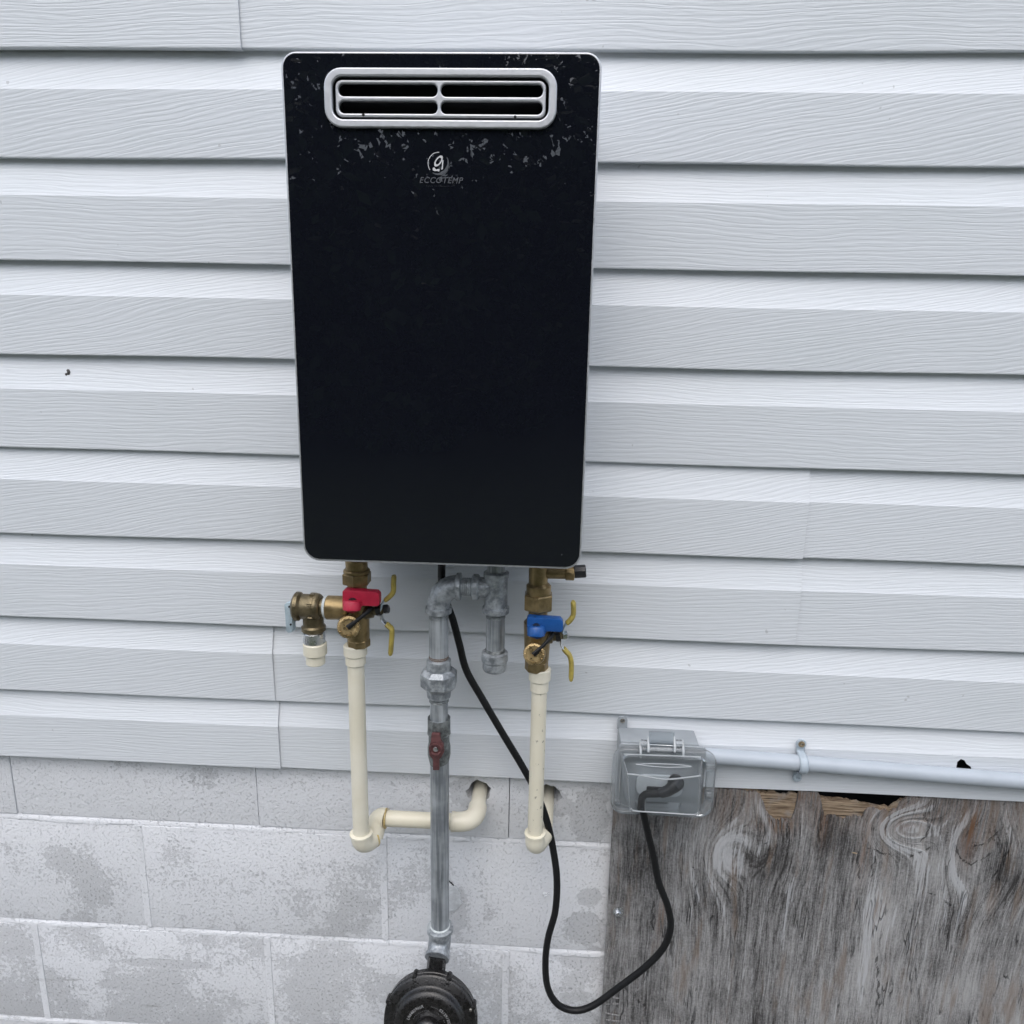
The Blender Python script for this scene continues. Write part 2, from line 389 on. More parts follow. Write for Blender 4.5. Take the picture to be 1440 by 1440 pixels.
MBLUE = simple('blue_plastic', (.012, .085, .30), .38, 0, .12, 70)
MYEL = simple('yellow_vinyl_grip', (.38, .30, .065), .5, 0, .2, 90, bump=.0004)
MREDF = simple('faded_red_paint', (.105, .042, .042), .6, 0, .3, 150)
MVALVE = simple('weathered_valve_steel', (.10, .11, .11), .5, .6, 0, 120, col2=(.30, .32, .32), bump=.0009)
MTAPE = simple('white_thread_tape', (.62, .66, .66), .6, 0, .1, 200, bump=.001)
MPVC = simple('grey_blue_pvc_conduit', (.42, .462, .508), .38, 0, .04, 12)
MSTRAP = simple('grey_strap_plastic', (.42, .48, .53), .42, 0, .08, 60)
MBOX = simple('grey_box_plastic', (.31, .335, .355), .48, 0, .06, 30)
MBOXL = simple('light_grey_cover_plate', (.50, .53, .55), .45, 0, .05, 30)
MCLEAR = mat_clear('clear_polycarbonate', .045); MRIM = mat_clear('clear_polycarbonate_rim', .30); MEDGE = mat_clear('edge_highlight_bead', .72)
MSCREW = simple('dull_screw', (.30, .285, .26), .42, .8, .25, 300)
MSCREWR = simple('tan_screw', (.28, .22, .14), .5, .5, .25, 300)
MHOLE = simple('dark_recess', (.01, .01, .01), .9)
MLOGO = simple('grey_print', (.065, .070, .080), .5, 0, .05); MLOGOD = simple('dim_grey_print', (.035, .038, .043), .5, 0, .05); MLOGOW = simple('white_print', (.62, .62, .63), .45, .3, .05)
MPRINT = simple('pale_grey_lettering', (.26, .26, .26), .6)
MPATCH = simple('white_patch_filler', (.58, .60, .62), .8, 0, .12, 60, bump=.002)
MDIRT = simple('dried_mud', (.12, .115, .11), .95, 0, .4, 300, bump=.002)
MGRASS = simple('lawn_green', (.060, .075, .035), .9, 0, .35, 8)
MLEAF = simple('leaf_green', (.040, .070, .022), .55, 0, .5, 3)
MBARK = simple('bark', (.06, .05, .04), .9, 0, .3, 20)

def mat_glass():
    t = NT('black_glass'); p = t.pos()
    smear = t.ramp(t.noise(t.vmath('MULTIPLY', p, (1, 1, .6)), 4, 3, .6), .4, .8)
    col = t.mix(smear, C(.0058, .0068, .0105), C(.0070, .0082, .0122))
    return t.bsdf(color=col, rough=t.ramp(smear, 0, 1, .0, .02), spec=.5)
MGLASS = mat_glass()

# ------------------------------------------------------------------ ground, an added light-bouncing strip, and the wood behind the camera
g = bpy.data.meshes.new('ground'); g.from_pydata([(-60, -80, 0), (60, -80, 0), (60, 40, 0), (-60, 40, 0)], [], [(0, 1, 2, 3)])
go = link('ground', g, MGRASS, None, False); go['kind'] = 'structure'; go['label'] = 'green lawn in front of the house'
pm = bpy.data.meshes.new('bounce_strip'); pm.from_pydata([(-12, -2.4, .004), (12, -2.4, .004), (12, .9, .004), (-12, .9, .004)], [], [(0, 1, 2, 3)])  # unseen pale strip, added to bounce light up under the heater
po = link('bounce_strip', pm, simple('bounce_strip_pale', (.26, .265, .25), .95, 0, .3, 90, bump=.01), None, False); po['kind'] = 'structure'; po['label'] = 'added pale ground strip out of view, bouncing light up the wall'
def woodland():
    n = 150000; nc = 760
    cx = rng.uniform(-14, 14, nc); cy = rng.uniform(-17, -9, nc); cz = .1 + 7.2 * rng.uniform(0, 1, nc)
    cr = rng.uniform(.6, 1.3, nc)
    idx = rng.integers(0, nc, n)
    hedge = rng.uniform(0, 1, nc) < .40                 # a low thicket closes the view under the crowns
    cz[hedge] = rng.uniform(.2, 4.3, hedge.sum()); cy[hedge] = rng.uniform(-19, -16, hedge.sum()); cx[hedge] *= 1.25; cr[hedge] = rng.uniform(.9, 1.5, hedge.sum())
    d = rng.normal(size=(n, 3)); d /= np.linalg.norm(d, axis=1)[:, None]
    ctr = np.stack([cx[idx], cy[idx], cz[idx]], 1) + d * (cr[idx] * rng.uniform(.35, 1, n) ** .5)[:, None] * np.array([1.2, 1.0, .85])
    ctr[:, 2] = np.maximum(ctr[:, 2], .1)
    a = rng.normal(size=(n, 3)); a /= np.linalg.norm(a, axis=1)[:, None]
    b = np.cross(a, rng.normal(size=(n, 3))); b /= np.linalg.norm(b, axis=1)[:, None]
    L = (rng.uniform(.085, .15, n) * np.where(hedge[idx], 2.3, 1.0))[:, None]; Wd = L * .55
    v = np.stack([ctr - a * L, ctr + b * Wd, ctr + a * L, ctr - b * Wd], 1).reshape(-1, 3)
    mb = MB(); mb.v = [tuple(p) for p in v]; mb.f = [(4 * i, 4 * i + 1, 4 * i + 2, 4 * i + 3) for i in range(n)]
    me = bpy.data.meshes.new('woodland'); me.from_pydata(mb.v, [], mb.f)
    o = link('woodland', me, MLEAF, None, False); tag(o, 'leafy trees facing the house, mirrored in the black glass', 'trees', 'stuff')
woodland()

# ------------------------------------------------------------------ house wall: lapped vinyl siding
YB = -.0190                                # how far the lap edges stand off the block face
LAPZ = [0.0, -.1290, -.2590, -.3850, -.5175, -.6462, -.7779, -.9022, -1.0180]
XL, XR = -1.75, 1.75
wall = thing('siding_wall', 'white embossed vinyl lap siding covering the house wall above the blocks', 'siding', (0, 0, ZS + LAPZ[-1]))
sb = MB(); sb.box(((XL + XR) / 2, .009, ZS - .30), (XR - XL, .012, 1.40)); sb.build('felt_backing', MFELT, wall, smooth=False)
def lap(z0, z1, x0, x1, slope, seed, lift=0.0, tear=None):
    """one lap: butt edge at z0, flat face, then a cove running back under the edge of the lap above at z1"""
    H = z1 - z0
    prof = [(-.0060, .0008), (YB + .0028, .0), (YB + .0017, .0006), (YB + .0014, .0018)]
    for k in range(1, 6): prof.append((YB + .0014 - .0010 * k / 5, .0018 + (.635 * H - .0018) * k / 5))
    prof.append((YB + .0009, .635 * H + .0012))
    for k in range(1, 7):
        s = k / 6; prof.append((YB + .0009 + .0124 * (s ** .95), .635 * H + .0012 + (H * .365 - .0012) * s))
    prof.append((-.0035, H + .014))
    nx = max(3, int((x1 - x0) / .02)); xs = np.linspace(x0, x1, nx + 1); npf = len(prof)
    ph = random.uniform(0, 6)
    vs, uvs = [], []
    s_acc = [0]
    for a, b in zip(prof, prof[1:]): s_acc.append(s_acc[-1] + math.hypot(b[0] - a[0], b[1] - a[1]))
    for side in (0, 1):
        for x in xs:
            wz = .0007 * math.sin(x * 5.1 + ph) + .0005 * math.sin(x * 11.7 + 2 * ph)
            wy = .0008 * math.sin(x * 3.7 + ph * 1.7) + .0005 * math.sin(x * 9.3 + ph)
            for j, (py, pz) in enumerate(prof):
                w = max(0, 1 - pz / H)
                vs.append((x, py - lift + wy * w + (.0011 if side else 0), ZS + z0 + pz + wz * w + (.0005 if side and j < 3 else 0)))
                uvs.append((x + seed * 17.0, s_acc[j] + seed * 5.0))
    fs = []; off = (nx + 1) * npf
    for i in range(nx):
        for j in range(npf - 1):
            a, b, c, d = i * npf + j, (i + 1) * npf + j, (i + 1) * npf + j + 1, i * npf + j + 1
            fs.append((a, b, c, d)); fs.append((d + off, c + off, b + off, a + off))
        a, b = i * npf, (i + 1) * npf; fs.append((a + off, b + off, b, a))
        a, b = i * npf + npf - 1, (i + 1) * npf + npf - 1; fs.append((a, b, b + off, a + off))
    for j in range(npf - 1):
        fs.append((j, j + 1, j + 1 + off, j + off)); e = nx * npf
        fs.append((e + j + off, e + j + 1 + off, e + j + 1, e + j))
    me = bpy.data.meshes.new('siding_lap'); me.from_pydata(vs, [], fs)
    uvl = me.uv_layers.new(name='UVMap')
    li = np.empty(len(me.loops), dtype=np.int32); me.loops.foreach_get('vertex_index', li)
    uvl.data.foreach_set('uv', np.array(uvs, dtype=np.float32)[li].ravel())
    bm = bmesh.new(); bm.from_mesh(me); bmesh.ops.recalc_face_normals(bm, faces=bm.faces); bm.to_mesh(me); bm.free()
    o = link('siding_lap', me, MV, wall, True, 9); o.color = (slope, seed, 0, 1)
    if tear: boolean_cut(o, tear)
    return o
edges = [.258, .129] + LAPZ
seam = {2: at(338, 40, YB).x, 1: at(337, 40, YB).x, 7: at(1136, 720, YB).x, 8: at(1124, 850, YB).x, 9: at(384, 930, YB).x, 10: at(392, 1030, YB).x}
tear = MB()
tp = [(1343, 1082), (1345, 1070), (1350, 1066), (1355, 1068), (1358, 1073), (1364, 1077), (1366, 1083), (1356, 1087), (1346, 1086)]
tc = [at(u, v, -.016) for u, v in tp]
tear.prism([(p.x, p.z) for p in tc], (0, 0, 0), (1, 0, 0), (0, 0, 1), (0, 1, 0), -.04, .001)
for i, z0 in enumerate(edges):
    z1 = edges[i - 1] if i else .387
    cath = (i % 2 == 1)
    slope = (.17 if cath else .012); sd0 = ((i * 37) % 23) / 23
    if i in seam:
        lap(z0, z1, XL, seam[i], slope, sd0, .0032); lap(z0, z1, seam[i] - .02, XR, slope, (sd0 + .43) % 1, 0, tear if i == 10 else None)
    else:
        lap(z0, z1, XL, XR, slope, sd0, .0004)

# ------------------------------------------------------------------ foundation of painted concrete blocks
fnd = thing('foundation_wall', 'painted concrete block foundation wall with worn patches under the siding', 'foundation', (-.3, 0, 0))
XE = at(856, 1200, 0).x + .06              # the blocks end behind the plywood, at the crawl space opening
BL, BH, JT = .4100, .2075, .010
ROWA = -1.1435                              # top bed joint
rows = []
zt = ROWA + BH
blocks = []
for r_ in range(5):
    ztop, zbot = zt - r_ * BH - JT / 2, zt - (r_ + 1) * BH + JT / 2
    if r_ == 4: zbot = -ZS + .0
    jx = .0588 if r_ % 2 == 0 else .0588 + BL / 2
    gap = .0008 if r_ == 0 else JT
    x = jx - 5 * BL
    while x < XE - .01:
        x0, x1 = x + gap / 2, min(x + BL - gap / 2, XE)
        if x1 - x0 > .02:
            dy = random.uniform(-.0008, .0008)
            mb = MB(); mb.box(((x0 + x1) / 2, .05 + dy, ZS + (ztop + zbot) / 2), (x1 - x0, .10, ztop - zbot))
            o = mb.build('block', MBLK, fnd, bevel=.0022, sharp=50, seg=2); blocks.append((o, x0, x1, r_))
        if x - BL / 2 > -2.2 and r_ > 0:
            mb = MB(); n = 7
            pts = [(random.uniform(-.0006, .0006), zz) for zz in np.linspace(zbot, ztop, n)]
            ol = [(-gap / 2 - .0005, zz + ZS) for _, zz in pts] + [(gap / 2 + .0005, zz + ZS) for _, zz in reversed(pts)]
            mb.prism(ol, (x, 0, 0), (1, 0, 0), (0, 0, 1), (0, 1, 0), -.0011, .04); mb.build('mortar_joint', MMOR, fnd, smooth=False)
        x += BL
    if r_ < 4:
        mb = MB(); zc = ZS + zbot - JT / 2; xs = np.linspace(-2.0, XE, 170); vs, fs = [], []
        for x in xs:
            a = .0009 * math.sin(x * 21 + r_) + random.uniform(-.0004, .0004)
            for (yy, zz) in ((.03, .0052), (.0042, .0050), (.0024, .0034), (.0008 + a, .0004), (.0001 + a, -.0030), (.0000 + a, -.0054 + a), (.0014, -.0064), (.03, -.0052)):
                vs.append((x, yy, zc + zz))
        for i in range(len(xs) - 1):
            for j in range(7): fs.append((i * 8 + j, (i + 1) * 8 + j, (i + 1) * 8 + j + 1, i * 8 + j + 1))
        mb.add(vs, fs); mb.build('mortar_joint', MMOR, fnd, sharp=60)
def ragged(c, r, n=18, k=.18, sq=1.0):
    return [(c.x + r * (1 + random.uniform(-k, k)) * math.cos(2 * PI * i / n), c.z + sq * r * (1 + random.uniform(-k, k)) * math.sin(2 * PI * i / n)) for i in range(n)]
H1 = at(674, 1113, 0); H2 = at(771, 1121, 0)
for hc, r in ((H1, .0195), (H2, .0200)):
    for o, x0, x1, rr in blocks:
        if rr == 0 and x0 < hc.x + r and x1 > hc.x - r:
            cut = MB(); cut.prism(ragged(hc, r), (0, 0, 0), (1, 0, 0), (0, 0, 1), (0, 1, 0), -.02, .07); boolean_cut(o, cut); break
# blind fill at an old pipe hole, with a crack along its rim
pc = at(634, 1262, 0); s = mpp(634, 1262, 0)
mb = MB(); mb.prism(ragged(pc, 15 * s, 20, .12, 1.5), (0, 0, 0), (1, 0, 0), (0, 0, 1), (0, 1, 0), -.0022, .01)
mb.build('filler_patch', MPATCH, fnd, bevel=.0014)
cr = [at(u, v, -.0012) for u, v in ((630, 1238), (636, 1243), (640, 1249), (645, 1254), (644, 1262), (642, 1272))]
MB().tube(smooth_path(cr, 4), [.0011, .0014, .0010, .0016] * 5 + [.0010], 6, .7).build('crack_lip', MHOLE, fnd)
for u, v in ((767, 1258),):
    c = at(u, v, 0); MB().lathe([(.0045, .0), (.0042, .0012), (.0028, .0016), (.0022, .0004), (0, .0003)], c, (0, -1, 0), 14).build('plugged_hole', MMOR, fnd)
# rim board behind the siding foot and the dark crawl space behind the plywood
rb = MB(); rb.box(((XE + XR) / 2 + .05, .045, ZS - .98), (XR - XE + .2, .05, .05)); rb.build('rim_board', simple('old_rim_board', (.05, .04, .03), .9), fnd)
cs = MB(); cs.box(((XE + XR) / 2 + .1, .78, ZS / 2 - .35), (XR - XE + .3, .04, 1.7)); cs.box(((XE + XR) / 2 + .1, .42, ZS - .93), (XR - XE + .3, .76, .03))
cs.box((XR + .22, .42, .5), (.04, .76, 1.1)); cs.build('crawl_space_wall', MFELT, fnd, smooth=False)

# ------------------------------------------------------------------ weathered plywood sheet over the opening
ply = thing('plywood_sheet', 'weathered grey plywood sheet with knots and a rotted top edge', 'plywood', (at(856, 1200, 0).x + .5, -.008, 0.12))
YP = -.0125
px0 = at(853, 1300, YP).x; px1 = 1.55
top_px = [(845, 1098), (1000, 1104), (1020, 1110), (1034, 1108), (1050, 1113), (1066, 1113), (1071, 1122), (1077, 1138), (1083, 1149), (1094, 1153), (1104, 1151), (1112, 1156), (1117, 1144),
          (1121, 1128), (1123, 1112), (1128, 1109), (1140, 1113), (1152, 1113), (1156, 1130), (1160, 1149), (1170, 1146), (1184, 1152), (1200, 1148), (1212, 1150), (1218, 1139), (1230, 1137),
          (1250, 1140), (1262, 1138), (1266, 1127), (1280, 1120), (1440, 1118)]
def topline(pxs, y):
    p = [at(u, v, y) for u, v in pxs]; return np.array([q.x for q in p]), np.array([q.z for q in p])
def ply_sheet(name, tl, x0, x1, zb, yf, th, mat, dx=.002, nz=230, jag=.0012, attrs=True, zmax=None):
    tx, tz = tl; nx = int((x1 - x0) / dx); xs = np.linspace(x0, x1, nx + 1)
    top = np.interp(xs, tx, tz) + rng.normal(0, jag, nx + 1) + jag * 1.3 * np.sin(xs * 310 + 2 * np.sin(xs * 97)) * (np.sin(xs * 41) > -.3)
    if zmax: top = np.minimum(top, zmax)
    t = np.linspace(0, 1, nz + 1)
    X = np.repeat(xs[:, None], nz + 1, 1); Z = zb + (top[:, None] - zb) * t[None, :]
    vs = np.stack([X, np.full_like(X, yf), Z], -1).reshape(-1, 3)
    idx = np.arange((nx + 1) * (nz + 1)).reshape(nx + 1, nz + 1)
    fs = np.stack([idx[:-1, :-1], idx[1:, :-1], idx[1:, 1:], idx[:-1, 1:]], -1).reshape(-1, 4).tolist()
    ring = list(idx[:, 0]) + list(idx[-1, 1:]) + list(idx[-2::-1, -1]) + list(idx[0, -2:0:-1])
    b = len(vs); back = vs[ring].copy(); back[:, 1] += th
    vs2 = np.concatenate([vs, back]); n = len(ring)
    fs += [(ring[(k + 1) % n], ring[k], b + k, b + (k + 1) % n) for k in range(n)]
    me = bpy.data.meshes.new(name); me.from_pydata(vs2.tolist(), [], fs)
    if attrs:
        x, z = vs2[:, 0], vs2[:, 2]
        f = x.copy(); along = z.copy(); knot = np.zeros(len(x)); rust = knot.copy(); pale = knot.copy()
        f += .006 * np.sin(z * 6.0 + x * 7) + .002 * np.sin(z * 15 + 2 + x * 21) + .0008 * np.sin(z * 37 + x * 50)
        def blob(u, v, su, sv, pw=1.0):
            c = at(u, v, YP); s_ = mpp(u, v, YP); return np.exp(-(((x - c.x) / (su * s_)) ** 2 + ((z - c.z) / (sv * s_)) ** 2) ** pw)
        for (u, v, su, sv, a) in ((1270, 1166, 44, 31, .085), (1012, 1205, 44, 56, .052), (1085, 1190, 40, 62, -.034), (1352, 1205, 30, 55, .034), (1420, 1220, 50, 80, -.040),
                                  (1120, 1330, 60, 180, .016), (1300, 1330, 70, 170, -.016), (930, 1300, 45, 160, -.010), (1200, 1300, 50, 150, .010), (1410, 1390, 60, 120, .014), (1560, 1240, 50, 80, .04), (1750, 1350, 60, 90, -.04)):
            f += a * blob(u, v, su, sv)
        knot = blob(1272, 1164, 15, 8) * .9 + blob(1360, 1190, 10, 26) * .8
        rust = .38 * np.clip((z - at(1100, 1175, YP).z) / .05, 0, 1) + blob(1090, 1160, 26, 12) + blob(1155, 1160, 8, 40) * .6 + blob(1215, 1200, 9, 45) * .6 + blob(930, 1290, 5, 40) * .8 + blob(1365, 1175, 12, 35) * .9 + blob(1100, 1118, 60, 8) * .5
        pale = blob(1235, 1290, 22, 60) + blob(1215, 1360, 12, 55) * .9 + blob(1010, 1195, 28, 42) * .8 + blob(1330, 1225, 40, 30) * .6 + blob(1280, 1165, 45, 30) * .5 - blob(1085, 1215, 45, 36) * .9 - blob(1420, 1230, 40, 60) * .8 - blob(905, 1200, 55, 60) * .75 - blob(1170, 1180, 40, 30) * .5
        ck = np.zeros(len(x))
        for line in (((1221, 1192), (1240, 1200), (1273, 1206), (1290, 1202), (1311, 1190)), ((1290, 1250), (1315, 1259), (1336, 1273)), ((965, 1210), (976, 1222), (988, 1231)), ((1340, 1187), (1352, 1208), (1365, 1217), (1394, 1200)),
                     ((1232, 1346), (1235, 1380), (1234, 1412)), ((1107, 1158), (1109, 1180), (1107, 1204)), ((1230, 1204), (1225, 1233)), ((1205, 1198), (1209, 1235)), ((919, 1267), (917, 1308)), ((1252, 1148), (1246, 1166), (1258, 1188)),
                     ((1300, 1146), (1308, 1165), (1296, 1182)), ((1372, 1190), (1388, 1186), (1402, 1170)), ((938, 1140), (944, 1150)), ((1155, 1150), (1150, 1190)), ((893, 1398), (899, 1410))):
            L_ = [at(u, v, YP) for u, v in line]
            for A_, B_ in zip(L_, L_[1:]):
                dx_, dz_ = B_.x - A_.x, B_.z - A_.z; t_ = np.clip(((x - A_.x) * dx_ + (z - A_.z) * dz_) / (dx_ * dx_ + dz_ * dz_), 0, 1)
                ck = np.maximum(ck, np.clip(1.15 - np.hypot(x - A_.x - t_ * dx_ + .0015 * np.sin(z * 260 + x * 90), z - A_.z - t_ * dz_) / (.0021 + .0009 * np.sin(x * 400 + z * 330)), 0, 1))
        uvl = me.uv_layers.new(name='UVMap'); li = np.empty(len(me.loops), dtype=np.int32); me.loops.foreach_get('vertex_index', li)
        uvl.data.foreach_set('uv', np.stack([f, along], 1).astype(np.float32)[li].ravel())
        for nm, arr in (('figure', np.clip(.12 + .95 * (blob(1270, 1166, 75, 60) + blob(1010, 1230, 70, 110) + blob(1085, 1190, 60, 80) + blob(1350, 1250, 60, 110) + blob(1430, 1220, 60, 90) + .5 * blob(1120, 1330, 120, 120)), 0, 1)), ('knot', knot), ('rust', rust), ('pale', pale), ('crackline', ck)):
            a_ = me.attributes.new(nm, 'FLOAT', 'POINT'); a_.data.foreach_set('value', arr.astype(np.float32))
    bm = bmesh.new(); bm.from_mesh(me); bmesh.ops.recalc_face_normals(bm, faces=bm.faces); bm.to_mesh(me); bm.free()
    return link(name, me, mat, ply, True, 40)
zlid = ZS - 1.0
ply_sheet('face_veneer', topline(top_px, YP), px0, px1, .12, YP, .0030, MPLY, zmax=zlid)
inn_px = [(845, 1100), (1056, 1107), (1070, 1115), (1085, 1113), (1100, 1116), (1122, 1116), (1150, 1118), (1160, 1124), (1180, 1123), (1205, 1127), (1222, 1134), (1245, 1137), (1256, 1133), (1266, 1124), (1440, 1118)]
ply_sheet('inner_veneer', topline(inn_px, YP + .003), px0 + .001, px1, .125, YP + .0033, .0034, MINN, .004, 2, .0012, False, zlid)
back_px = [(845, 1100), (1040, 1106), (1060, 1109), (1100, 1117), (1150, 1119), (1200, 1127), (1258, 1135), (1266, 1128), (1440, 1118)]
ply_sheet('rear_veneer', topline(back_px, YP + .007), px0 + .002, px1, .125, YP + .0070, .0030, MINN, .006, 2, .001, False, zlid)
def screw_head(c, axis, r, mat, parent, name='screw'):
    m = MB(); m.lathe([(r * .9, -.003), (r, 0), (r * .92, r * .22), (r * .5, r * .34), (r * .34, r * .30), (r * .22, -r * .1), (0, -r * .12)], c, axis, 16); return m.build(name, mat, parent, sharp=30)
c = at(869, 1282, YP); MB().lathe([(.0085, 0), (.0085, .0012), (.0045, .0016), (0, .0016)], c, (0, -1, 0), 18).build('washer', MCHROME, ply); 
MB().lathe([(.0048, .001), (.0048, .0058), (.0040, .0066), (.0015, .0066), (0, .0055)], c, (0, -1, 0), 6).build('screw', MCHROME, ply)
for (u0, v0, u1, v1, r) in ((852, 1400, 872, 1404, .0022), (850, 1412, 874, 1411, .002), (851, 1424, 870, 1428, .0025), (886, 1396, 905, 1388, .0016), (1198, 1199, 1206, 1200, .0014), (852, 1434, 875, 1436, .002)):
    a, b = at(u0, v0, YP - .001), at(u1, v1, YP - .0025)
    MB().tube([a, a.lerp(b, .5) + Vector((0, -.002, .001)), b], [r * .5, r, r * .4], 5, .5).build('splinter', MINN if u0 > 1100 else MPLY, ply)

# ------------------------------------------------------------------ water heater
YH = -.17
c00, c10, c01, c11 = at(396, 71, YH), at(846, 73.5, YH), at(425, 787, YH), at(818, 797, YH)
hx = (c00.x + c10.x + c01.x + c11.x) / 4; hw = ((c10.x - c00.x) + (c11.x - c01.x)) / 2; zt_ = (c00.z + c10.z) / 2; zb_ = (c01.z + c11.z) / 2
hz, hh = (zt_ + zb_) / 2, zt_ - zb_
hh += .0025; hz -= .00125; zb_ -= .0025
heater = thing('water_heater', 'black glass fronted tankless water heater mounted on the siding', 'water heater', (hx, -.09, zb_))
def hp(u, v): return at(u, v, YH)
v00, v11 = hp(456, 97), hp(782, 182)
vc = hp(619, 139.5); vw = (hp(782, 143).x - hp(456, 135).x); vh = (hp(619, 97.5).z - hp(619, 182).z)
hole = rrect(vc.x, vc.z, vw - .014, vh - .012, .013)
rad = [.0165, .0165, .020, .020]
plate('front_glass', [rrect(hx, hz + .0004, hw - .0044, hh - .0046, [q - .002 for q in rad]), hole], YH, .003, MGLASS, heater, .0006)
plate('trim_frame', [rrect(hx, hz, hw, hh, rad), hole], YH + .0009, .046, MSILVER, heater, .0012)
mb = MB(); mb.box((hx, -.0715, hz), (hw - .03, .103, hh - .03)); mb.build('cabinet', MBODY, heater, bevel=.006)
mb = MB(); mb.box((hx, -.018, zt_ - .01), (.12, .006, .07)); mb.build('mount_bracket', MBODY, heater)
# exhaust vent
bez = plate('vent_bezel', [rrect(vc.x, vc.z, vw, vh, .019), rrect(vc.x, vc.z, vw - .0175, vh - .0165, .0115)], YH - .0045, .007, MSILVER, heater, .0016)
d0 = MB()
ol = rrect(vc.x, vc.z, vw - .0145, vh - .0125, .0128, 4)
d0.add([(a, yy, b) for yy in (YH + .002, YH + .040) for a, b in ol], [(k, (k + 1) % len(ol), len(ol) + (k + 1) % len(ol), len(ol) + k) for k in range(len(ol))] + [tuple(range(len(ol), 2 * len(ol)))])
d0.build('duct_liner', MDUCT, heater)
gw, gh = vw - .0235, vh - .0225
sx0, sx1 = vc.x - gw / 2 + .0035, vc.x + gw / 2 - .0035; sm = vc.x - .001
wz = (gh - .0035 * 2 - .0045) / 2; slots = []
for (a, b) in ((sx0, sm - .0018), (sm + .0018, sx1)):
    for zc_ in (vc.z + wz / 2 + .0022, vc.z - wz / 2 - .0022):
        slots.append(rrect((a + b) / 2, zc_, b - a, wz, wz / 2 - .0004, 8))
plate('vent_grille', [rrect(vc.x, vc.z, gw, gh, .0075)] + slots, YH - .0015, .006, MSILVER, heater, .0014)
mb = MB(); mb.box((vc.x, YH + .018, vc.z - .006), (gw - .01, .024, .0012), (1, 0, 0), (0, .9, -.43), (0, .43, .9)); mb.build('deflector_blade', MDUCT, heater)
for u, v in ((511, 161.5), (724.5, 164.5)):
    MB().lathe([(.0016, 0), (.0016, .0006), (0, .0006)], at(u, v, YH - .0015), (0, -1, 0), 10).build('drain_hole', MHOLE, heater)
# printed mark: an open ring round a slanted loop, and the maker's lettering
lc = hp(616.5, 230); ls = mpp(616, 230, YH)
def arc_band(c, ro, ri_fn, a0, a1, n=40):
    o_ = [(c.x + ro * math.cos(a), c.z + ro * math.sin(a)) for a in np.linspace(a0, a1, n)]
    i_ = [(c.x + ri_fn(k / (n - 1)) * math.cos(a), c.z + ri_fn(k / (n - 1)) * math.sin(a)) for k, a in enumerate(np.linspace(a0, a1, n))]
    return o_ + i_[::-1]
logo = plate('logo_ring', [arc_band(lc, 15 * ls, lambda t_: (15 - .8 - 2.6 * math.sin(PI * t_)) * ls, R(35), R(-125))], YH - .0003, .0004, MLOGO, heater)
plate('logo_ring', [arc_band(lc, 15 * ls, lambda t_: (15 - .9) * ls, R(215), R(85))], YH - .0003, .0004, MLOGOW, heater)
def loop(c, a, b, th, rot, wd):
    def e(q): return [(c.x + q * a * math.cos(t_) * math.cos(rot) - q * b * math.sin(t_) * math.sin(rot), c.z + q * a * math.cos(t_) * math.sin(rot) + q * b * math.sin(t_) * math.cos(rot)) for t_ in np.linspace(0, 2 * PI, 28, endpoint=False)]
    return [e(1), e(wd)]
l2 = Vector((lc.x + .2 * ls, 0, lc.z + 3.2 * ls))
plate('logo_loop', loop(l2, 8.5 * ls, 4.2 * ls, 0, R(52), .62), YH - .0003, .0004, MLOGOW, heater)
tl_ = [(lc.x + a * ls, lc.z + b * ls) for a, b in ((5.5, 4), (7.2, 4.5), (6.2, -7), (4.2, -8), (5.0, -3))]
plate('logo_loop', [tl_], YH - .0003, .0004, MLOGOW, heater)
tl_ = [(lc.x + a * ls, lc.z + b * ls) for a, b in ((-8, -6), (-6, -5), (-3, -8), (0, -7), (2, -8), (1, -10.5), (-2, -9.6), (-5, -10), (-8, -9))]
plate('logo_loop', [tl_], YH - .0003, .0004, MLOGOW, heater)
text_obj('brand_lettering', 'ECCOTEMP', 11.0 * ls, FACE(hp(619.5, 254) + Vector((0, -.0004, 0))), MLOGO, heater, .28, 1.12, .0001, .00012)
text_obj('tagline_lettering', '----- ----------- --', 4.4 * ls, FACE(hp(618, 261.5) + Vector((0, -.0004, 0))), MLOGOD, heater, .25, 1.25, .0001)
c = hp(790, 780); MB().lathe([(.0007, 0), (.0007, .0002), (0, .0002)], c, (0, -1, 0), 8).build('scratch', MLOGO, heater)

# ------------------------------------------------------------------ plumbing helpers
YV = -.095                                   # the plane of the risers under the heater
def pt(u, v, y=YV): return at(u, v, y)
def ms(n, u, v, y=YV): return n * mpp(u, v, y)
def cyl(name, u0, v0, u1, v1, wpx, mat, parent, y=YV, y1=None, n=28, lip=0.0, ends=.06, phase=0):
    """a turned cylinder whose axis runs from one photo point to another"""
    a, b = pt(u0, v0, y), pt(u1, v1, y if y1 is None else y1); r = ms(wpx / 2, (u0 + u1) / 2, (v0 + v1) / 2, y)
    ax = b - a; L = ax.length; e = min(r * .12, L * .2)
    prof = [(r - e, 0), (r, e), (r, L - e), (r - e, L)]
    if lip: prof = [(r - e, 0), (r + lip, e * .5), (r + lip, min(L * .3, .006)), (r, min(L * .38, .0075)), (r, L - e), (r - e, L)]
    return MB().lathe(prof, a, ax, n, phase=phase).build(name, mat, parent, sharp=32 if n > 8 else 20)
def vert(u0, v0, v1, y=YV):
    """the point straight below photo point (u0, v0) that shows at height v1"""
    a = pt(u0, v0, y); return Vector((a.x, a.y, pt(u0, v1, y).z))
def turned(name, c, prof, axis, mat, parent, n=28, phase=0.0, sharp=32, ref=None):
    return MB().lathe(prof, c, axis, n, ref, phase).build(name, mat, parent, sharp=sharp)
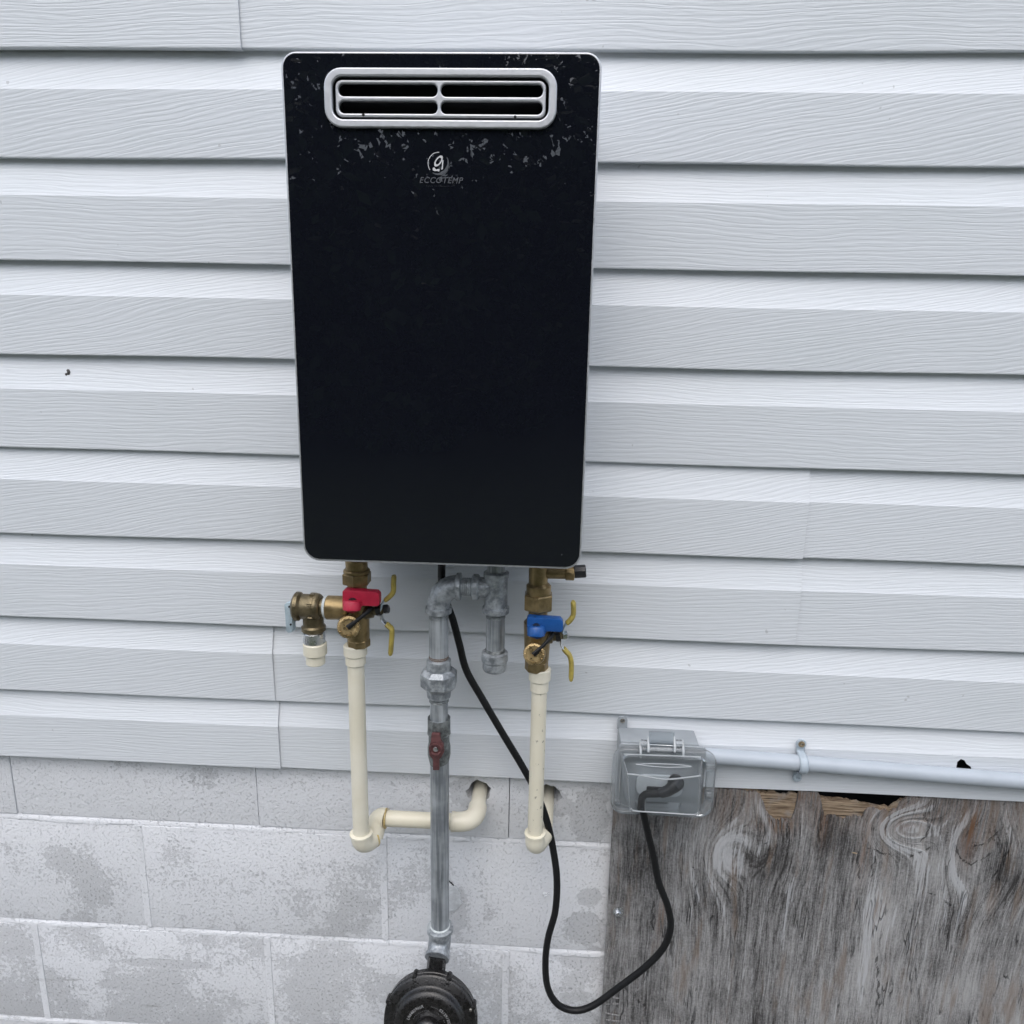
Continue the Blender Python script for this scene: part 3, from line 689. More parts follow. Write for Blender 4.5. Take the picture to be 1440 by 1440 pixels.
def zcyl(name, u, v0, v1, w, mat, parent, y=YV, n=28, phase=0.0, xref=None, taper=None, round_=.1):
    """upright cylinder centred on photo column u, between photo heights v0 and v1"""
    p0 = pt(u, v0, y); z1 = pt(u, v1, y).z; x = p0.x if xref is None else xref
    r = ms(w / 2, u, (v0 + v1) / 2, y); r1 = r if taper is None else ms(taper / 2, u, v1, y); L = p0.z - z1; e = min(r * round_, L * .25)
    prof = [(r - e, 0), (r, e), (r1, L - e), (r1 - e, L)]
    return MB().lathe(prof, (x, y, p0.z), (0, 0, -1), n, phase=phase).build(name, mat, parent, sharp=32 if n > 8 else 15)

# ------------------------------------------------------------------ hot side: red handled service valve
X1 = pt(503, 850).x
hot = thing('hot_water_valve', 'brass service valve with red handle and yellow levers under the heater', 'valve', pt(503, 935))
zcyl('inlet_nipple', 501, 786, 806, 31, MBRASS, hot, xref=X1)
zcyl('union_collar', 501, 800, 806, 37, MBRASS, hot, xref=X1)
zcyl('union_nut', 501, 805, 820, 41, MBRASS, hot, n=6, phase=R(30), xref=X1, round_=.05)
zcyl('upper_neck', 501, 818, 834, 27, MBRASS, hot, xref=X1)
zcyl('valve_body', 503, 832, 903, 33, MBRASS, hot, xref=X1, taper=30)
zcyl('lower_hex', 503, 897, 908, 33, MBRASS, hot, n=8, xref=X1)
cyl('side_branch', 492, 855, 459, 854, 34, MBRASS, hot, lip=0)
cyl('thread_tape', 461, 854, 456, 854, 31, MTAPE, hot)
def drain_cap(root, u, v, rp, su, sv):
    """brass knurled drain cap facing the street on a stub, with its black keeper strap"""
    y0, y1 = YV - .015, YV - .034
    a = pt(u + 2, v - 3, YV - .008); c0 = pt(u, v, y1); r = ms(rp, u, v, y1)
    ax = (c0 - a).normalized()
    turned('drain_stub', a, [(r * .8, 0), (r * .8, .018)], ax, MBRASS, root)
    m = MB(); n = 64; c1 = c0 - ax * .013
    prof = [(r * .97, 0), (r, .001), (r, .0105), (r * .93, .0125), (r * .72, .0130), (r * .68, .0122), (0, .0118)]
    m.lathe(prof, c1, ax, n)
    vs = m.v
    for k in range(n):                         # knurling
        if k % 2:
            for ring in (1, 2):
                i = ring * n + k; p = Vector(vs[i]); q = c1 + ax * (p - c1).dot(ax); vs[i] = tuple(q + (p - q) * .93)
    cap = m.build('drain_cap', MBRASSB, root, sharp=20)
    cf = c1 + ax * .0125
    e1 = Vector((1, 0, 0)); e2 = ax.cross(e1).normalized(); e1 = e2.cross(ax).normalized()
    dots = MB()
    for k in range(9):
        th = R(150 + k * 30); p = cf + (e1 * math.cos(th) + e2 * -math.sin(th)) * r * .80
        dots.lathe([(.0011, -.0006), (.0009, .0010), (0, .0014)], p, ax, 8)
    dots.build('grip_studs', MBRASSB, cap)
    turned('strap_rivet', cf - ax * .001, [(r * .20, 0), (r * .20, .0028), (r * .12, .0040), (0, .0043)], ax, MBRASSB, root)
    s0 = cf + ax * .0008; s1 = pt(su, sv, YV - .022)
    st = MB(); st.tube([s0 - (s1 - s0) * .06, s0, s0.lerp(s1, .5) - Vector((0, .002, 0)), s1, s1 + Vector((.004, .010, .003))], [r * .22, r * .26, r * .17, r * .2, r * .2], 10, .8)
    st.build('keeper_strap', MRUB, root)
    return cap
drain_cap(hot, 490, 882, 16.5, 516, 861)
def tee_handle(root, u0, v0, u1, v1, mat, screw_uv):
    """flat coloured lever in front of the valve: a bar with a round hub hanging at its left"""
    y = YV - .022
    bar = [(u0, v0 + 2), (u0 + 3, v0), (u1 - 4, v0 + 3), (u1, v0 + 7), (u1, v1 - 7), (u1 - 3, v1 - 5), (u0 + 28, v1 - 6), (u0 + 23, v1 + 2), (u0 + 14, v1 + 5), (u0 + 5, v1 + 2), (u0, v1 - 5)]
    pts = [at(a, b, y) for a, b in bar]; c = sum(pts, Vector()) / len(pts)
    m = MB(); m.prism([(p.x - c.x, p.z - c.z) for p in pts], c, (1, 0, 0), (0, 0, 1), (0, 1, 0), -.003, .011); h = m.build('lever_handle', mat, root, bevel=.0016)
    hub = at(u0 + 14, v1 - 4, y - .004); r = ms(12.5, u0, v0, y)
    hub = at(u0 + 13, v1 - 9, y - .006); turned('handle_hub', hub, [(r * .55, -.004), (r * .90, -.003), (r, -.001), (r, .009), (r * .8, .0105), (0, .0105)], (0, -.25, -1), mat, h)
    cs_ = at(u0 + 11, v0 + 2, y); turned('handle_pin', cs_, [(.0016, 0), (.0016, .0015), (0, .0015)], (0, 0, 1), MSTEMD, h, 10)
    turned('valve_stem', hub + Vector((0, .018, 0)), [(r * .55, -.02), (r * .55, .012)], (0, 1, 0), MSTEMD, root)
tee_handle(hot, 482, 829, 534, 857, MRED, None)
def side_lever(root, us, vs, ue, ve, arm_up, arm_dn, nut_mat, ypl=YV - .004):
    """stem, nut and the two armed bent lever with yellow grips on the right of a valve"""
    a, b = at(us, vs, ypl), at(ue, ve, ypl); ax = b - a; L = ax.length
    turned('side_stem', a, [(.0095, 0), (.0095, L * .35), (.0065, L * .40), (.0065, L * .75), (.0045, L * .8), (.0045, L)], ax, MBRONZE, root, 20)
    turned('packing_nut', a + ax * .52, [(.0088, 0), (.0088, .006)], ax, MSTEMD, root, 6)
    turned('lever_nut', b - ax.normalized() * .006, [(.0066, 0), (.0066, .0058), (.0050, .0072), (0, .0072)], ax, nut_mat, root, 6)
    for arm, nm in ((arm_up, 'up'), (arm_dn, 'dn')):
        P = [at(u, v, ypl - .002) for u, v in arm]
        path = smooth_path(P, 5); k = int(len(path) * (.34 if nm == 'dn' else .30))
        MB().tube(path[:k + 2], .0050, 10, .35, (0, 1, 0)).build('lever_arm', MCHROME if nm == 'dn' else MZINC, root)
        rr = [.0058] * len(path[k:]); rr[0] = .0050; rr[-1] = .0040
        MB().tube(path[k:], rr, 12, .62, (0, 1, 0)).build('lever_grip', MYEL, root)
side_lever(hot, 512, 861, 546, 856, [(536, 858), (538, 848), (548, 839), (553, 832), (553.5, 820), (554, 809)], [(536, 864), (538, 872), (546, 880), (551, 886), (550.5, 902), (549, 921)], MSTEMD)

# ------------------------------------------------------------------ pressure relief valve on the hot valve's branch
prv = thing('pressure_relief_valve', 'dark bronze pressure relief valve with pale lever left of red handle', 'valve', pt(440, 932))
cyl('inlet_thread', 458, 854, 449, 854, 27, MBRONZE, prv)
a = pt(452, 854); ax = pt(411, 852) - a; L = ax.length; r = ms(18.5, 430, 853)
turned('relief_body', a, [(r * .85, 0), (r * .98, .002), (r * 1.06, .005), (r * 1.06, .0085), (r * .98, .010), (r * .97, L * .62), (r * .93, L * .66), (r * 1.10, L * .74), (r * 1.12, L * .86), (r * .95, L * .93), (r * .55, L)], ax, MBRONZE, prv)
m = MB()
for k in range(8):
    th = R(45 * k); d = Vector((0, math.cos(th), math.sin(th))); c = a + ax * .28 + d * r * .97
    m.box(c, (.007, .010, .004), (1, 0, 0), d.cross(Vector((1, 0, 0))), d)
m.build('wrench_lugs', MBRONZE, prv, bevel=.0008)
XP = pt(441, 880).x
zcyl('outlet_neck', 441, 862, 884, 29, MBRONZE, prv, xref=XP)
zcyl('outlet_collar', 441, 878, 888, 34, MBRONZE, prv, xref=XP, round_=.3)
zcyl('chrome_nipple', 442, 886, 905, 31, MCHROME, prv, xref=XP, round_=.2)
zcyl('adapter_socket', 443, 903, 920, 33, MCP, prv, xref=XP + .0008)
zcyl('adapter_spigot', 443, 918, 933, 27, MCP, prv, xref=XP + .0008)
lp = [at(u, v, YV - .004) for u, v in ((402, 849), (405, 846), (410, 846), (412.5, 850), (414, 884), (412, 888), (407, 888.5), (404.5, 885), (403.5, 868))]
c = sum(lp, Vector()) / len(lp); m = MB(); m.prism([(p.x - c.x, p.z - c.z) for p in lp], c, (1, 0, 0), (0, 0, 1), (.25, 1, 0), -.004, .004); lev = m.build('test_lever', MZINC, prv, bevel=.0008)
for u, v in ((407, 853), (409, 878)):
    p = at(u, v, YV - .0085); turned('lever_hole', p, [(.0014, 0), (.0014, .0012), (0, .0012)], (0, -1, 0), MHOLE, lev, 10)
cyl('lever_post', 412, 853, 407, 853, 8, MSTEMD, prv, n=12)

# ------------------------------------------------------------------ cold side: blue handled service valve
X2 = pt(756, 880).x
cold = thing('cold_water_valve', 'brass service valve with blue handle and yellow levers under the heater', 'valve', pt(757, 940))
zcyl('inlet_tee', 755, 788, 822, 27, MBRASS, cold, xref=X2 - .001)
cyl('purge_branch', 752, 805, 806, 806, 17, MBRASS, cold)
cyl('branch_collar', 795, 806, 808, 806.5, 20, MBRASS, cold)
cyl('purge_cap', 807, 804, 824, 803, 19, MBLACK, cold, n=10)
zcyl('union_collar', 755, 819, 838, 35, MBRASS, cold, xref=X2, round_=.25)
zcyl('union_nut', 755, 834, 856, 44, MBRASS, cold, n=6, phase=R(30), xref=X2, round_=.08)
zcyl('upper_neck', 755, 853, 872, 27, MBRASS, cold, xref=X2)
zcyl('valve_body', 756, 870, 932, 39, MBRASS, cold, xref=X2, taper=34, round_=.25)
zcyl('lower_hex', 757, 928, 942, 33, MBRASS, cold, n=8, xref=X2)
drain_cap(cold, 751, 920, 16, 774, 897)
tee_handle(cold, 741, 867, 792, 893, MBLUE, None)
side_lever(cold, 764, 896, 798, 893, [(791, 889), (794, 880), (802, 872), (806, 865), (806.5, 856), (806, 845)], [(789, 897), (789, 906), (795, 915), (801, 922), (803.5, 934), (803, 957)], MCHROME)

# ------------------------------------------------------------------ cream CPVC risers
def elbow(name, a, corner, b, r, mat, parent, lipr=1.0, bend=.55):
    """a moulded elbow from a by the corner to b"""
    a, corner, b = Vector(a), Vector(corner), Vector(b)
    d1, d2 = (a - corner), (b - corner); l1, l2_ = d1.length, d2.length; q = min(l1, l2_) * bend
    p1, p2 = corner + d1.normalized() * q, corner + d2.normalized() * q
    path = [a] + [p1.lerp(corner, t).lerp(corner.lerp(p2, t), t) for t in np.linspace(0, 1, 11)] + [b]
    return MB().tube(path, r, 26).build(name, mat, parent, sharp=40)
def ring(name, c, axis, r0, r1, w, mat, parent, n=26):
    a = Vector(axis).normalized()
    return turned(name, Vector(c) - a * w / 2, [(r0, 0), (r1, w * .15), (r1, w * .85), (r0, w)], a, mat, parent, n)
hpipe = thing('hot_water_pipe', 'clean cream plastic riser below red valve, looping back to the wall', 'pipe', pt(507, 1203))
XH = pt(504, 1050).x
zcyl('adapter_socket', 504, 906, 921, 33, MCP, hpipe, xref=XH)
zcyl('adapter_spigot', 504, 919, 934, 28.5, MCP, hpipe, xref=XH)
zcyl('riser', 504, 930, 1180, 23, MCP, hpipe, xref=XH)
YHZ = -.062                                   # depth of the level run near the wall
zlow = pt(506, 1191).z; rr = ms(11.5, 504, 1100)
E0 = Vector((XH, YV, pt(504, 1172).z)); Ec = Vector((XH, YV, zlow)); E1 = Vector((XH + .013, YV + .022, zlow + .002))
zrun = at(590, 1153, YHZ).z; xj = at(543, 1154, YHZ).x
elbow('elbow', E0, Ec, E1, rr * 1.28, MCP, hpipe, bend=.95)
ring('elbow_lip', E0, (0, 0, 1), rr * 1.0, rr * 1.40, .004, MCP, hpipe)
ring('glue_bead', E1, (1, 1, 0), rr * .9, rr * 1.34, .0035, simple('amber_glue', (.55, .42, .16), .4), hpipe)
P2 = Vector((XH + .018, YHZ + .003, zrun)); P3 = Vector((xj, YHZ, zrun))
elbow('elbow', E1, P2, P3, rr * 1.24, MCP, hpipe, bend=.8)
ring('glue_bead', P3, (1, 0, 0), rr * .9, rr * 1.27, .0028, simple('amber_glue_run', (.45, .34, .14), .4), hpipe)
xk = at(660, 1152, YHZ).x; P5 = Vector((at(637, 1153, YHZ).x, YHZ, zrun))
MB().tube([P3, P5], rr * 1.0, 26).build('level_run', MCP, hpipe)
Pc = Vector((H1.x - .001, YHZ, zrun)); 
zin = zrun
ring('elbow_lip', P5, (1, 0, 0), rr * .95, rr * 1.26, .006, MCP, hpipe)
elbow('elbow', P5, Pc, (H1.x, -.026, zrun + .002), rr * 1.22, MCP, hpipe, bend=.85)
MB().tube([(H1.x, -.03, zrun + .002), (H1.x, .055, zrun + .004)], rr * .98, 26).build('wall_stub', MCP, hpipe)
cpipe = thing('cold_water_pipe', 'scuffed cream plastic riser below blue valve, turning into the wall', 'pipe', pt(757, 1203))
XC = pt(756, 1050).x
zcyl('adapter_socket', 755.5, 939, 956, 31, MCP, cpipe, xref=XC)
zcyl('adapter_spigot', 755.5, 954, 971, 26, MCP, cpipe, xref=XC)
zcyl('riser', 756, 966, 1180, 21.5, MCPS, cpipe, xref=XC)
rc = ms(10.8, 756, 1100); C0 = Vector((XC, YV, pt(757, 1172).z)); zc2 = pt(757, 1191).z
elbow('elbow', C0, (XC, YV, zc2), (H2.x - .004, YV + .034, zc2), rc * 1.28, MCP, cpipe, bend=.6)
ring('elbow_lip', C0, (0, 0, 1), rc, rc * 1.40, .004, MCP, cpipe)
MB().tube([(H2.x - .004, YV + .03, zc2), (H2.x, .055, zc2 + .002)], rc * 1.0, 24).build('wall_stub', MCP, cpipe)

# ------------------------------------------------------------------ galvanised gas pipe
gas = thing('gas_pipe', 'galvanised gas pipe run with tee, elbow, union and capped drip leg', 'gas pipe', pt(617, 1345))
XT = pt(697, 870).x; XG = pt(617, 900).x
zcyl('heater_nipple', 697, 790, 815, 26, MGPIPE, gas, xref=XT)
tee = zcyl('tee', 697, 803, 858, 33, MGALV, gas, xref=XT, round_=.2)
ring('tee_band', (XT, YV, pt(697, 808).z), (0, 0, 1), ms(15, 697, 808), ms(18, 697, 808), .009, MGALV, tee)
ring('tee_band', (XT, YV, pt(697, 857).z), (0, 0, 1), ms(15, 697, 857), ms(19, 697, 857), .010, MGALV, tee)
zbr = pt(680, 826).z
def xbar(name, u0, u1, w, mat, parent, n=28, z=zbr):
    a, b = Vector((pt(u0, 826).x, YV, z)), Vector((pt(u1, 826).x, YV, z)); r = ms(w / 2, 660, 826); L = (b - a).length; e = min(.002, L * .2)
    return MB().lathe([(r - e, 0), (r, e), (r, L - e), (r - e, L)], a, b - a, n).build(name, mat, parent)
xbar('tee_branch', 692, 667, 29, MGALV, tee); xbar('tee_band', 674, 664, 37, MGALV, tee)
xbar('close_nipple', 670, 646, 25, MGPIPE, gas); 
m = MB()
for k in range(5):
    x0 = pt(651 + k * 2.6, 826).x; m.lathe([(ms(12.2, 655, 826), 0), (ms(13.2, 655, 826), .0008), (ms(12.2, 655, 826), .0016)], (x0, YV, zbr), (1, 0, 0), 24)
m.build('pipe_threads', MGPIPE, gas)
ge = elbow('elbow', Vector((pt(648, 826).x, YV, zbr)), Vector((XG, YV, zbr)), Vector((XG, YV, pt(617, 860).z)), ms(16.5, 617, 830), MGALV, gas, bend=1.0)
ring('elbow_band', (pt(645, 826).x, YV, zbr), (1, 0, 0), ms(15, 640, 826), ms(19.5, 640, 826), .008, MGALV, ge)
ring('elbow_band', (XG, YV, pt(617, 857).z), (0, 0, 1), ms(15, 617, 857), ms(18.8, 617, 857), .010, MGALV, ge)
zcyl('nipple', 617, 855, 935, 27, MGPIPE, gas, xref=XG)
# union
zt1, zt2 = pt(617, 926).z, pt(617, 980).z; s = ms(1, 617, 950); L = zt1 - zt2
un = turned('union_body', (XG, YV, zt1), [(14 * s, 0), (17 * s, .002), (17.5 * s, L * .27), (17 * s, L * .30)], (0, 0, -1), MGALV, gas)
turned('union_nut', (XG, YV, zt1 - L * .26), [(20 * s, 0), (26.5 * s, L * .10), (26.5 * s, L * .40), (21 * s, L * .50)], (0, 0, -1), MGALV, gas, 8, R(22.5), 18)
turned('union_tail', (XG, YV, zt1 - L * .70), [(20 * s, 0), (18 * s, L * .06), (16.5 * s, L * .28), (13 * s, L * .30)], (0, 0, -1), MGALV, gas)
zcyl('nipple', 617, 972, 1012, 25, MGPIPE, gas, xref=XG)
zcyl('drop_pipe', 617, 1066, 1316, 26, MGPIPE, gas, xref=XG + .0006)
zcyl('drip_leg', 697.5, 855, 925, 26.5, MGPIPE, gas, xref=XT)
zcp = pt(697, 916).z; s = ms(1, 697, 930)
turned('drip_cap', (XT - .0005, YV, zcp), [(14 * s, 0), (18.5 * s, .0015), (18.8 * s, .0125), (17.0 * s, .015), (17.0 * s, .024), (15.5 * s, .0275), (8 * s, .0285), (0, .0285)], (0, 0, -1), MGALV, gas)
# elbow turning to the street above the regulator
zel = pt(617, 1326).z; G0 = Vector((XG + .0006, YV, pt(617, 1306).z)); Gc = Vector((XG + .0006, YV, zel)); G1 = Vector((XG - .001, YV - .019, zel - .007))
el = elbow('elbow', G0, Gc, G1, ms(15.5, 617, 1325), MGALV, gas, bend=.95)
ring('elbow_band', G0, (0, 0, 1), ms(15, 617, 1306), ms(18.5, 617, 1306), .009, MGALV, el)
ring('elbow_band', G1, G1 - Gc, ms(14, 617, 1340), ms(17, 617, 1340), .008, MGALV, el)
for (u, v0, v1, x_, m_) in ((617, 862, 869, XG, MVALVE), (617, 921, 929, XG, simple('rusty_threads', (.15, .10, .07), .7, .3, .3, 300)), (617, 977, 986, XG, MVALVE), (697, 861, 868, XT, MVALVE), (697, 911, 918, XT, MVALVE), (617, 1300, 1307, XG + .0006, MTAPE)):  # thread bands at the joints; the dark grey ones carry painted crevice shade
    z_, s_ = pt(u, v0).z, ms(1, u, v0); L_ = z_ - pt(u, v1).z
    pr = [(12 * s_, 0)] + [((13.9 if k % 2 else 13.2) * s_, L_ * (k + .5) / 8) for k in range(8)] + [(12 * s_, L_)]
    turned('pipe_threads', (x_, YV, z_), pr, (0, 0, -1), m_, gas)
# shut-off valve
sv_ = thing('gas_shutoff_valve', 'small grey gas ball valve with faded red handle on the drop pipe', 'valve', (XG, YV, pt(617, 1080).z))
zv0, zv1 = pt(617, 1009).z, pt(617, 1074).z; L = zv0 - zv1; s = ms(1, 617, 1040)
turned('valve_body', (XG, YV, zv0), [(13.5 * s, .001), (15.8 * s, 0), (16.0 * s, L * .30), (14.8 * s, L * .33), (14.8 * s, L * .52), (16.2 * s, L * .62), (16.2 * s, L * .78), (13.4 * s, L * .97), (12.8 * s, L)], (0, 0, -1), MVALVE, sv_)
ring('body_ring', (XG, YV, zv0 - L * .32), (0, 0, 1), 14 * s, 16.4 * s, .0025, MVALVE, sv_)
yh = YV - 16.5 * s - .004
hpnt = [(607, 1031), (619, 1031), (620, 1040), (624, 1046), (625, 1056), (621, 1064), (618, 1067), (618, 1082), (609, 1082), (609, 1067), (604, 1061), (603, 1050), (606, 1042)]
P = [at(u, v, yh) for u, v in hpnt]; c = sum(P, Vector()) / len(P)
m = MB(); m.prism([(p.x - c.x, p.z - c.z) for p in P], c, (1, 0, 0), (0, 0, 1), (0, 1, 0), -.0025, .0035); hd = m.build('lever_handle', MREDF, sv_, bevel=.0012)
hc_ = at(613, 1053, yh - .0025)
turned('handle_boss', hc_, [(9 * s, 0), (9 * s, .003), (7.2 * s, .003), (6.6 * s, .0005), (0, .0004)], (0, -1, 0), MREDF, hd, 22)
turned('handle_screw', hc_, [(3.4 * s, 0), (3.4 * s, .0022), (2 * s, .0030), (0, .0030)], (0, -1, 0), MCHROME, sv_, 12)
turned('stem', hc_, [(5 * s, .0), (5 * s, .02)], (0, 1, 0), MVALVE, sv_, 14)

# ------------------------------------------------------------------ gas regulator
yr = YV - .062
tilt = R(16); RA = Vector((-.02, -math.cos(tilt), math.sin(tilt))).normalized()
RC = at(605.5, 1434, yr); rs = ms(66, 606, 1434, yr)
reg = thing('gas_regulator', 'round black gas regulator at the foot of the galvanised pipe', 'regulator', RC - Vector((0, 0, rs)))
turned('regulator_body', RC, [(rs * .30, -.052), (rs * .42, -.050), (rs * .52, -.036), (rs * .60, -.020), (rs * .88, -.012), (rs * .97, -.010), (rs, -.008), (rs, .001), (rs * .97, .0025)], RA, MREG, reg, 72)
cv = turned('diaphragm_cover', RC, [(rs * .985, .002), (rs * .985, .0075), (rs * .95, .0095), (rs * .80, .0105), (rs * .755, .0125), (rs * .735, .0165), (rs * .70, .0195), (rs * .60, .0215), (rs * .545, .0215), (rs * .53, .0200), (rs * .50, .0200), (rs * .30, .0205), (rs * .285, .0215)], RA, MREG, reg, 72, sharp=45)
turned('adjuster_cap', RC + RA * .0195, [(rs * .27, 0), (rs * .27, .011), (rs * .24, .0150), (rs * .15, .0175), (0, .0180)], RA, MREG, reg, 40, sharp=50)
e1 = (Vector((1, 0, 0)) - RA * RA.x).normalized(); e2 = RA.cross(e1) * -1
if e2.z < 0: e2 = -e2
for k, deg in enumerate((112, 68, 22, -22, -68, -112, 158, 202)):
    d = e1 * math.cos(R(deg)) + e2 * math.sin(R(deg)); c = RC + d * rs * .975
    MB().lathe([(.0040, -.009), (.0042, -.0075), (.0042, .0070), (.0030, .0085), (0, .0085)], c, RA, 14).build('rim_boss', MREG, cv)
    turned('rim_screw', RC + d * rs * .93 + RA * .0095, [(.0022, 0), (.0022, .0012), (.0012, .0018), (0, .0018)], RA, MSCREW if deg == 22 else MREG, cv, 10)
n0 = G1 - Vector((0, .002, .001)); n1 = RC + e2 * rs * .50 - RA * .022
turned('inlet_neck', n0, [(ms(13, 612, 1350), -.004), (ms(13, 612, 1350), (n1 - n0).length)], n1 - n0, MREG, reg, 8)
turned('outlet_neck', RC - e2 * rs * .5 - RA * .02, [(.016, 0), (.016, .045), (.012, .047), (.012, .060)], -e2, MREG, reg, 24)
def arc_text(txt, rad, a0, da, size):
    for i, ch in enumerate(txt):
        if ch == ' ': continue
        a = R(a0 - da * i); d = e1 * math.cos(a) + e2 * math.sin(a); tx = e1 * math.sin(a) - e2 * math.cos(a)
        p = RC + d * rad + RA * .0209
        mtx = Matrix(((tx.x, d.x, RA.x, p.x), (tx.y, d.y, RA.y, p.y), (tx.z, d.z, RA.z, p.z), (0, 0, 0, 1)))
        text_obj('cast_lettering', ch, size, mtx, MPRINT, cv, 0, 1, .0001, .00004)
arc_text('LR4403966R', rs * .46, 158, 5.6, .0058)
arc_text('03/29/2026', rs * .46, 58, 5.4, .0056)
arc_text('..........', rs * .385, 150, 6.4, .0052)
arc_text('-----', rs * .455, 84, 4.6, .0036)
arc_text('-- -- --', rs * .38, 62, 5.4, .0040)

# ------------------------------------------------------------------ weatherproof outlet box
YS = YB - .0004
box = thing('outlet_box', 'grey outdoor outlet box with clear bubble cover, fixed to the siding foot', 'outlet box', (at(930, 1100, -.03).x, -.04, at(930, 1150, -.05).z))
b0, b1 = at(869, 1021, YS), at(976, 1027, YS)
bx0, bx1 = b0.x, b1.x; bz1 = (b0.z + b1.z) / 2
YF = YS - .042                               # front of the grey box
bz0 = at(930, 1140, YF).z
m = MB(); m.box(((bx0 + bx1) / 2, (YS + YF) / 2, (bz0 + bz1) / 2), (bx1 - bx0, YS - YF, bz1 - bz0)); m.build('box_body', MBOX, box, bevel=.003)
# mounting ear with its screw
ec = at(875.5, 1013, YS - .002); er = ms(6.8, 875, 1013, YS)
eo = [(er * math.cos(t_), er * math.sin(t_)) for t_ in np.linspace(0, PI, 12)] + [(-er, -.014), (er, -.014)]
m = MB(); m.prism(eo, ec, (1, 0, 0), (0, 0, 1), (0, -1, 0), -.002, .0015); ear = m.build('mounting_ear', MBOX, box, bevel=.0006)
screw_head(ec + Vector((0, -.0018, 0)), (0, -1, 0), er * .52, MSCREW, ear)
# cover plate with socket behind the bubble
f0, f1 = at(862, 1045, YF), at(1007, 1052, YF); fz0 = at(930, 1140, YF).z
fx0, fx1, fz1 = f0.x, f1.x, (f0.z + f1.z) / 2
plate('cover_plate', [rrect((bx0 + bx1) / 2 + .004, (bz0 + bz1) / 2, bx1 - bx0 + .012, bz1 - bz0 - .004, .006)], YF - .0035, .0035, MBOX, box, .001)
rec = plate('receptacle', [rrect((fx0 + fx1) / 2 - .004, (fz0 + fz1) / 2 - .008, .068, .034, .012)], YF - .0075, .004, MBOXL, box, .001)
# clear hinged base frame and bubble
YG = YF - .004
fcx, fcz, fw, fh = (fx0 + fx1) / 2, (fz0 + fz1) / 2, fx1 - fx0, fz1 - fz0
plate('clear_base', [rrect(fcx, fcz, fw, fh, .020), rrect(fcx, fcz - .002, fw - .026, fh - .022, .014)], YG - .010, .010, MRIM, box, .0022)
def loft(name, rings, mat, parent, cap=True):
    n = len(rings[0]); m = MB(); vs = [p for r in rings for p in r]; fs = []
    for i in range(len(rings) - 1):
        for k in range(n):
            k2 = (k + 1) % n; fs.append((i * n + k, i * n + k2, (i + 1) * n + k2, (i + 1) * n + k))
    if cap: fs.append(tuple(range((len(rings) - 1) * n, len(rings) * n)))
    m.add(vs, fs); return m.build(name, mat, parent, sharp=50)
# the bubble: its brow slopes forward from the hinge, its front leans out to the lower lip
YG1, YG2, YG3 = YG - .011, YG - .022, YG - .056
q = {}
tlp, trp = at(874, 1060, YG2), at(988, 1064, YG2); blp, brp = at(877, 1130, YG2), at(988, 1136, YG2)
ftl, ftr = at(883, 1089, YG3), at(984, 1092, YG3); fbl, fbr = at(886, 1140, YG3), at(982, 1146, YG3)
def quad_round(pts, r, n=5):
    out = []; m_ = len(pts)
    for i in range(m_):
        p, a, b = pts[i], pts[i - 1], pts[(i + 1) % m_]
        u_, w_ = (a - p).normalized() * r, (b - p).normalized() * r
        for k in range(n + 1):
            t_ = k / n; out.append((p + u_).lerp(p, t_).lerp(p.lerp(p + w_, t_), t_))
    return out
base = [tlp + Vector((0, .009, 0)), trp + Vector((0, .009, 0)), brp + Vector((0, .009, 0)), blp + Vector((0, .009, 0))]
mid = [tlp, trp, brp, blp]; front = [ftl, ftr, fbr, fbl]
rg = [quad_round(base, .014), quad_round(mid, .014), quad_round([a_.lerp(b_, .55) for a_, b_ in zip(mid, front)], .013), quad_round(front, .011)]
loft('bubble_cover', rg, MCLEAR, box)
def bead(name, pts, r, mat=None): return MB().tube(smooth_path(pts, 4), r, 8).build(name, mat or MEDGE, box)  # whitish beads paint the bright highlights along the clear cover's edges
bead('cover_edge_glint', [ftl + Vector((-.001, -.001, .001)), ftl.lerp(ftr, .15) + Vector((0, -.001, .0)), ftl.lerp(ftr, .5) + Vector((0, -.0015, -.005)), ftl.lerp(ftr, .85) + Vector((0, -.001, -.001)), ftr + Vector((.001, -.001, .002))], .0012)
bead('cover_edge_glint', [fbl + Vector((.001, -.001, .004)), fbl.lerp(fbr, .08), fbl.lerp(fbr, .5), fbl.lerp(fbr, .92), fbr + Vector((-.001, -.001, .004))], .0011)
bead('cover_edge_glint', [tlp + Vector((.003, -.001, 0)), tlp.lerp(trp, .5) + Vector((0, -.001, 0)), trp + Vector((-.003, -.001, 0))], .0011)
bead('cover_edge_glint', [ftl, ftl.lerp(fbl, .5) + Vector((0, -.0008, 0)), fbl], .0008, MRIM); bead('cover_edge_glint', [ftr, ftr.lerp(fbr, .5) + Vector((0, -.0008, 0)), fbr], .0008, MRIM)
bead('cover_edge_glint', [tlp, tlp.lerp(ftl, .5), ftl], .0009, MRIM); bead('cover_edge_glint', [trp, trp.lerp(ftr, .5), ftr], .0009, MRIM)
# finger scoop on the brow
def brow(u, v, t_): 
    y_ = YG2 + (YG3 - YG2) * t_; return at(u, v, y_ - .0014)
bead('finger_scoop', [brow(894, 1075, .5), brow(915, 1074, .48), brow(935, 1074.5, .48), brow(955, 1075.5, .5), brow(972, 1078, .56)], .0008)
bead('finger_scoop', [brow(894, 1075, .5), brow(915, 1077.5, .58), brow(935, 1079, .60), brow(955, 1079, .60), brow(972, 1078, .56)], .0008)
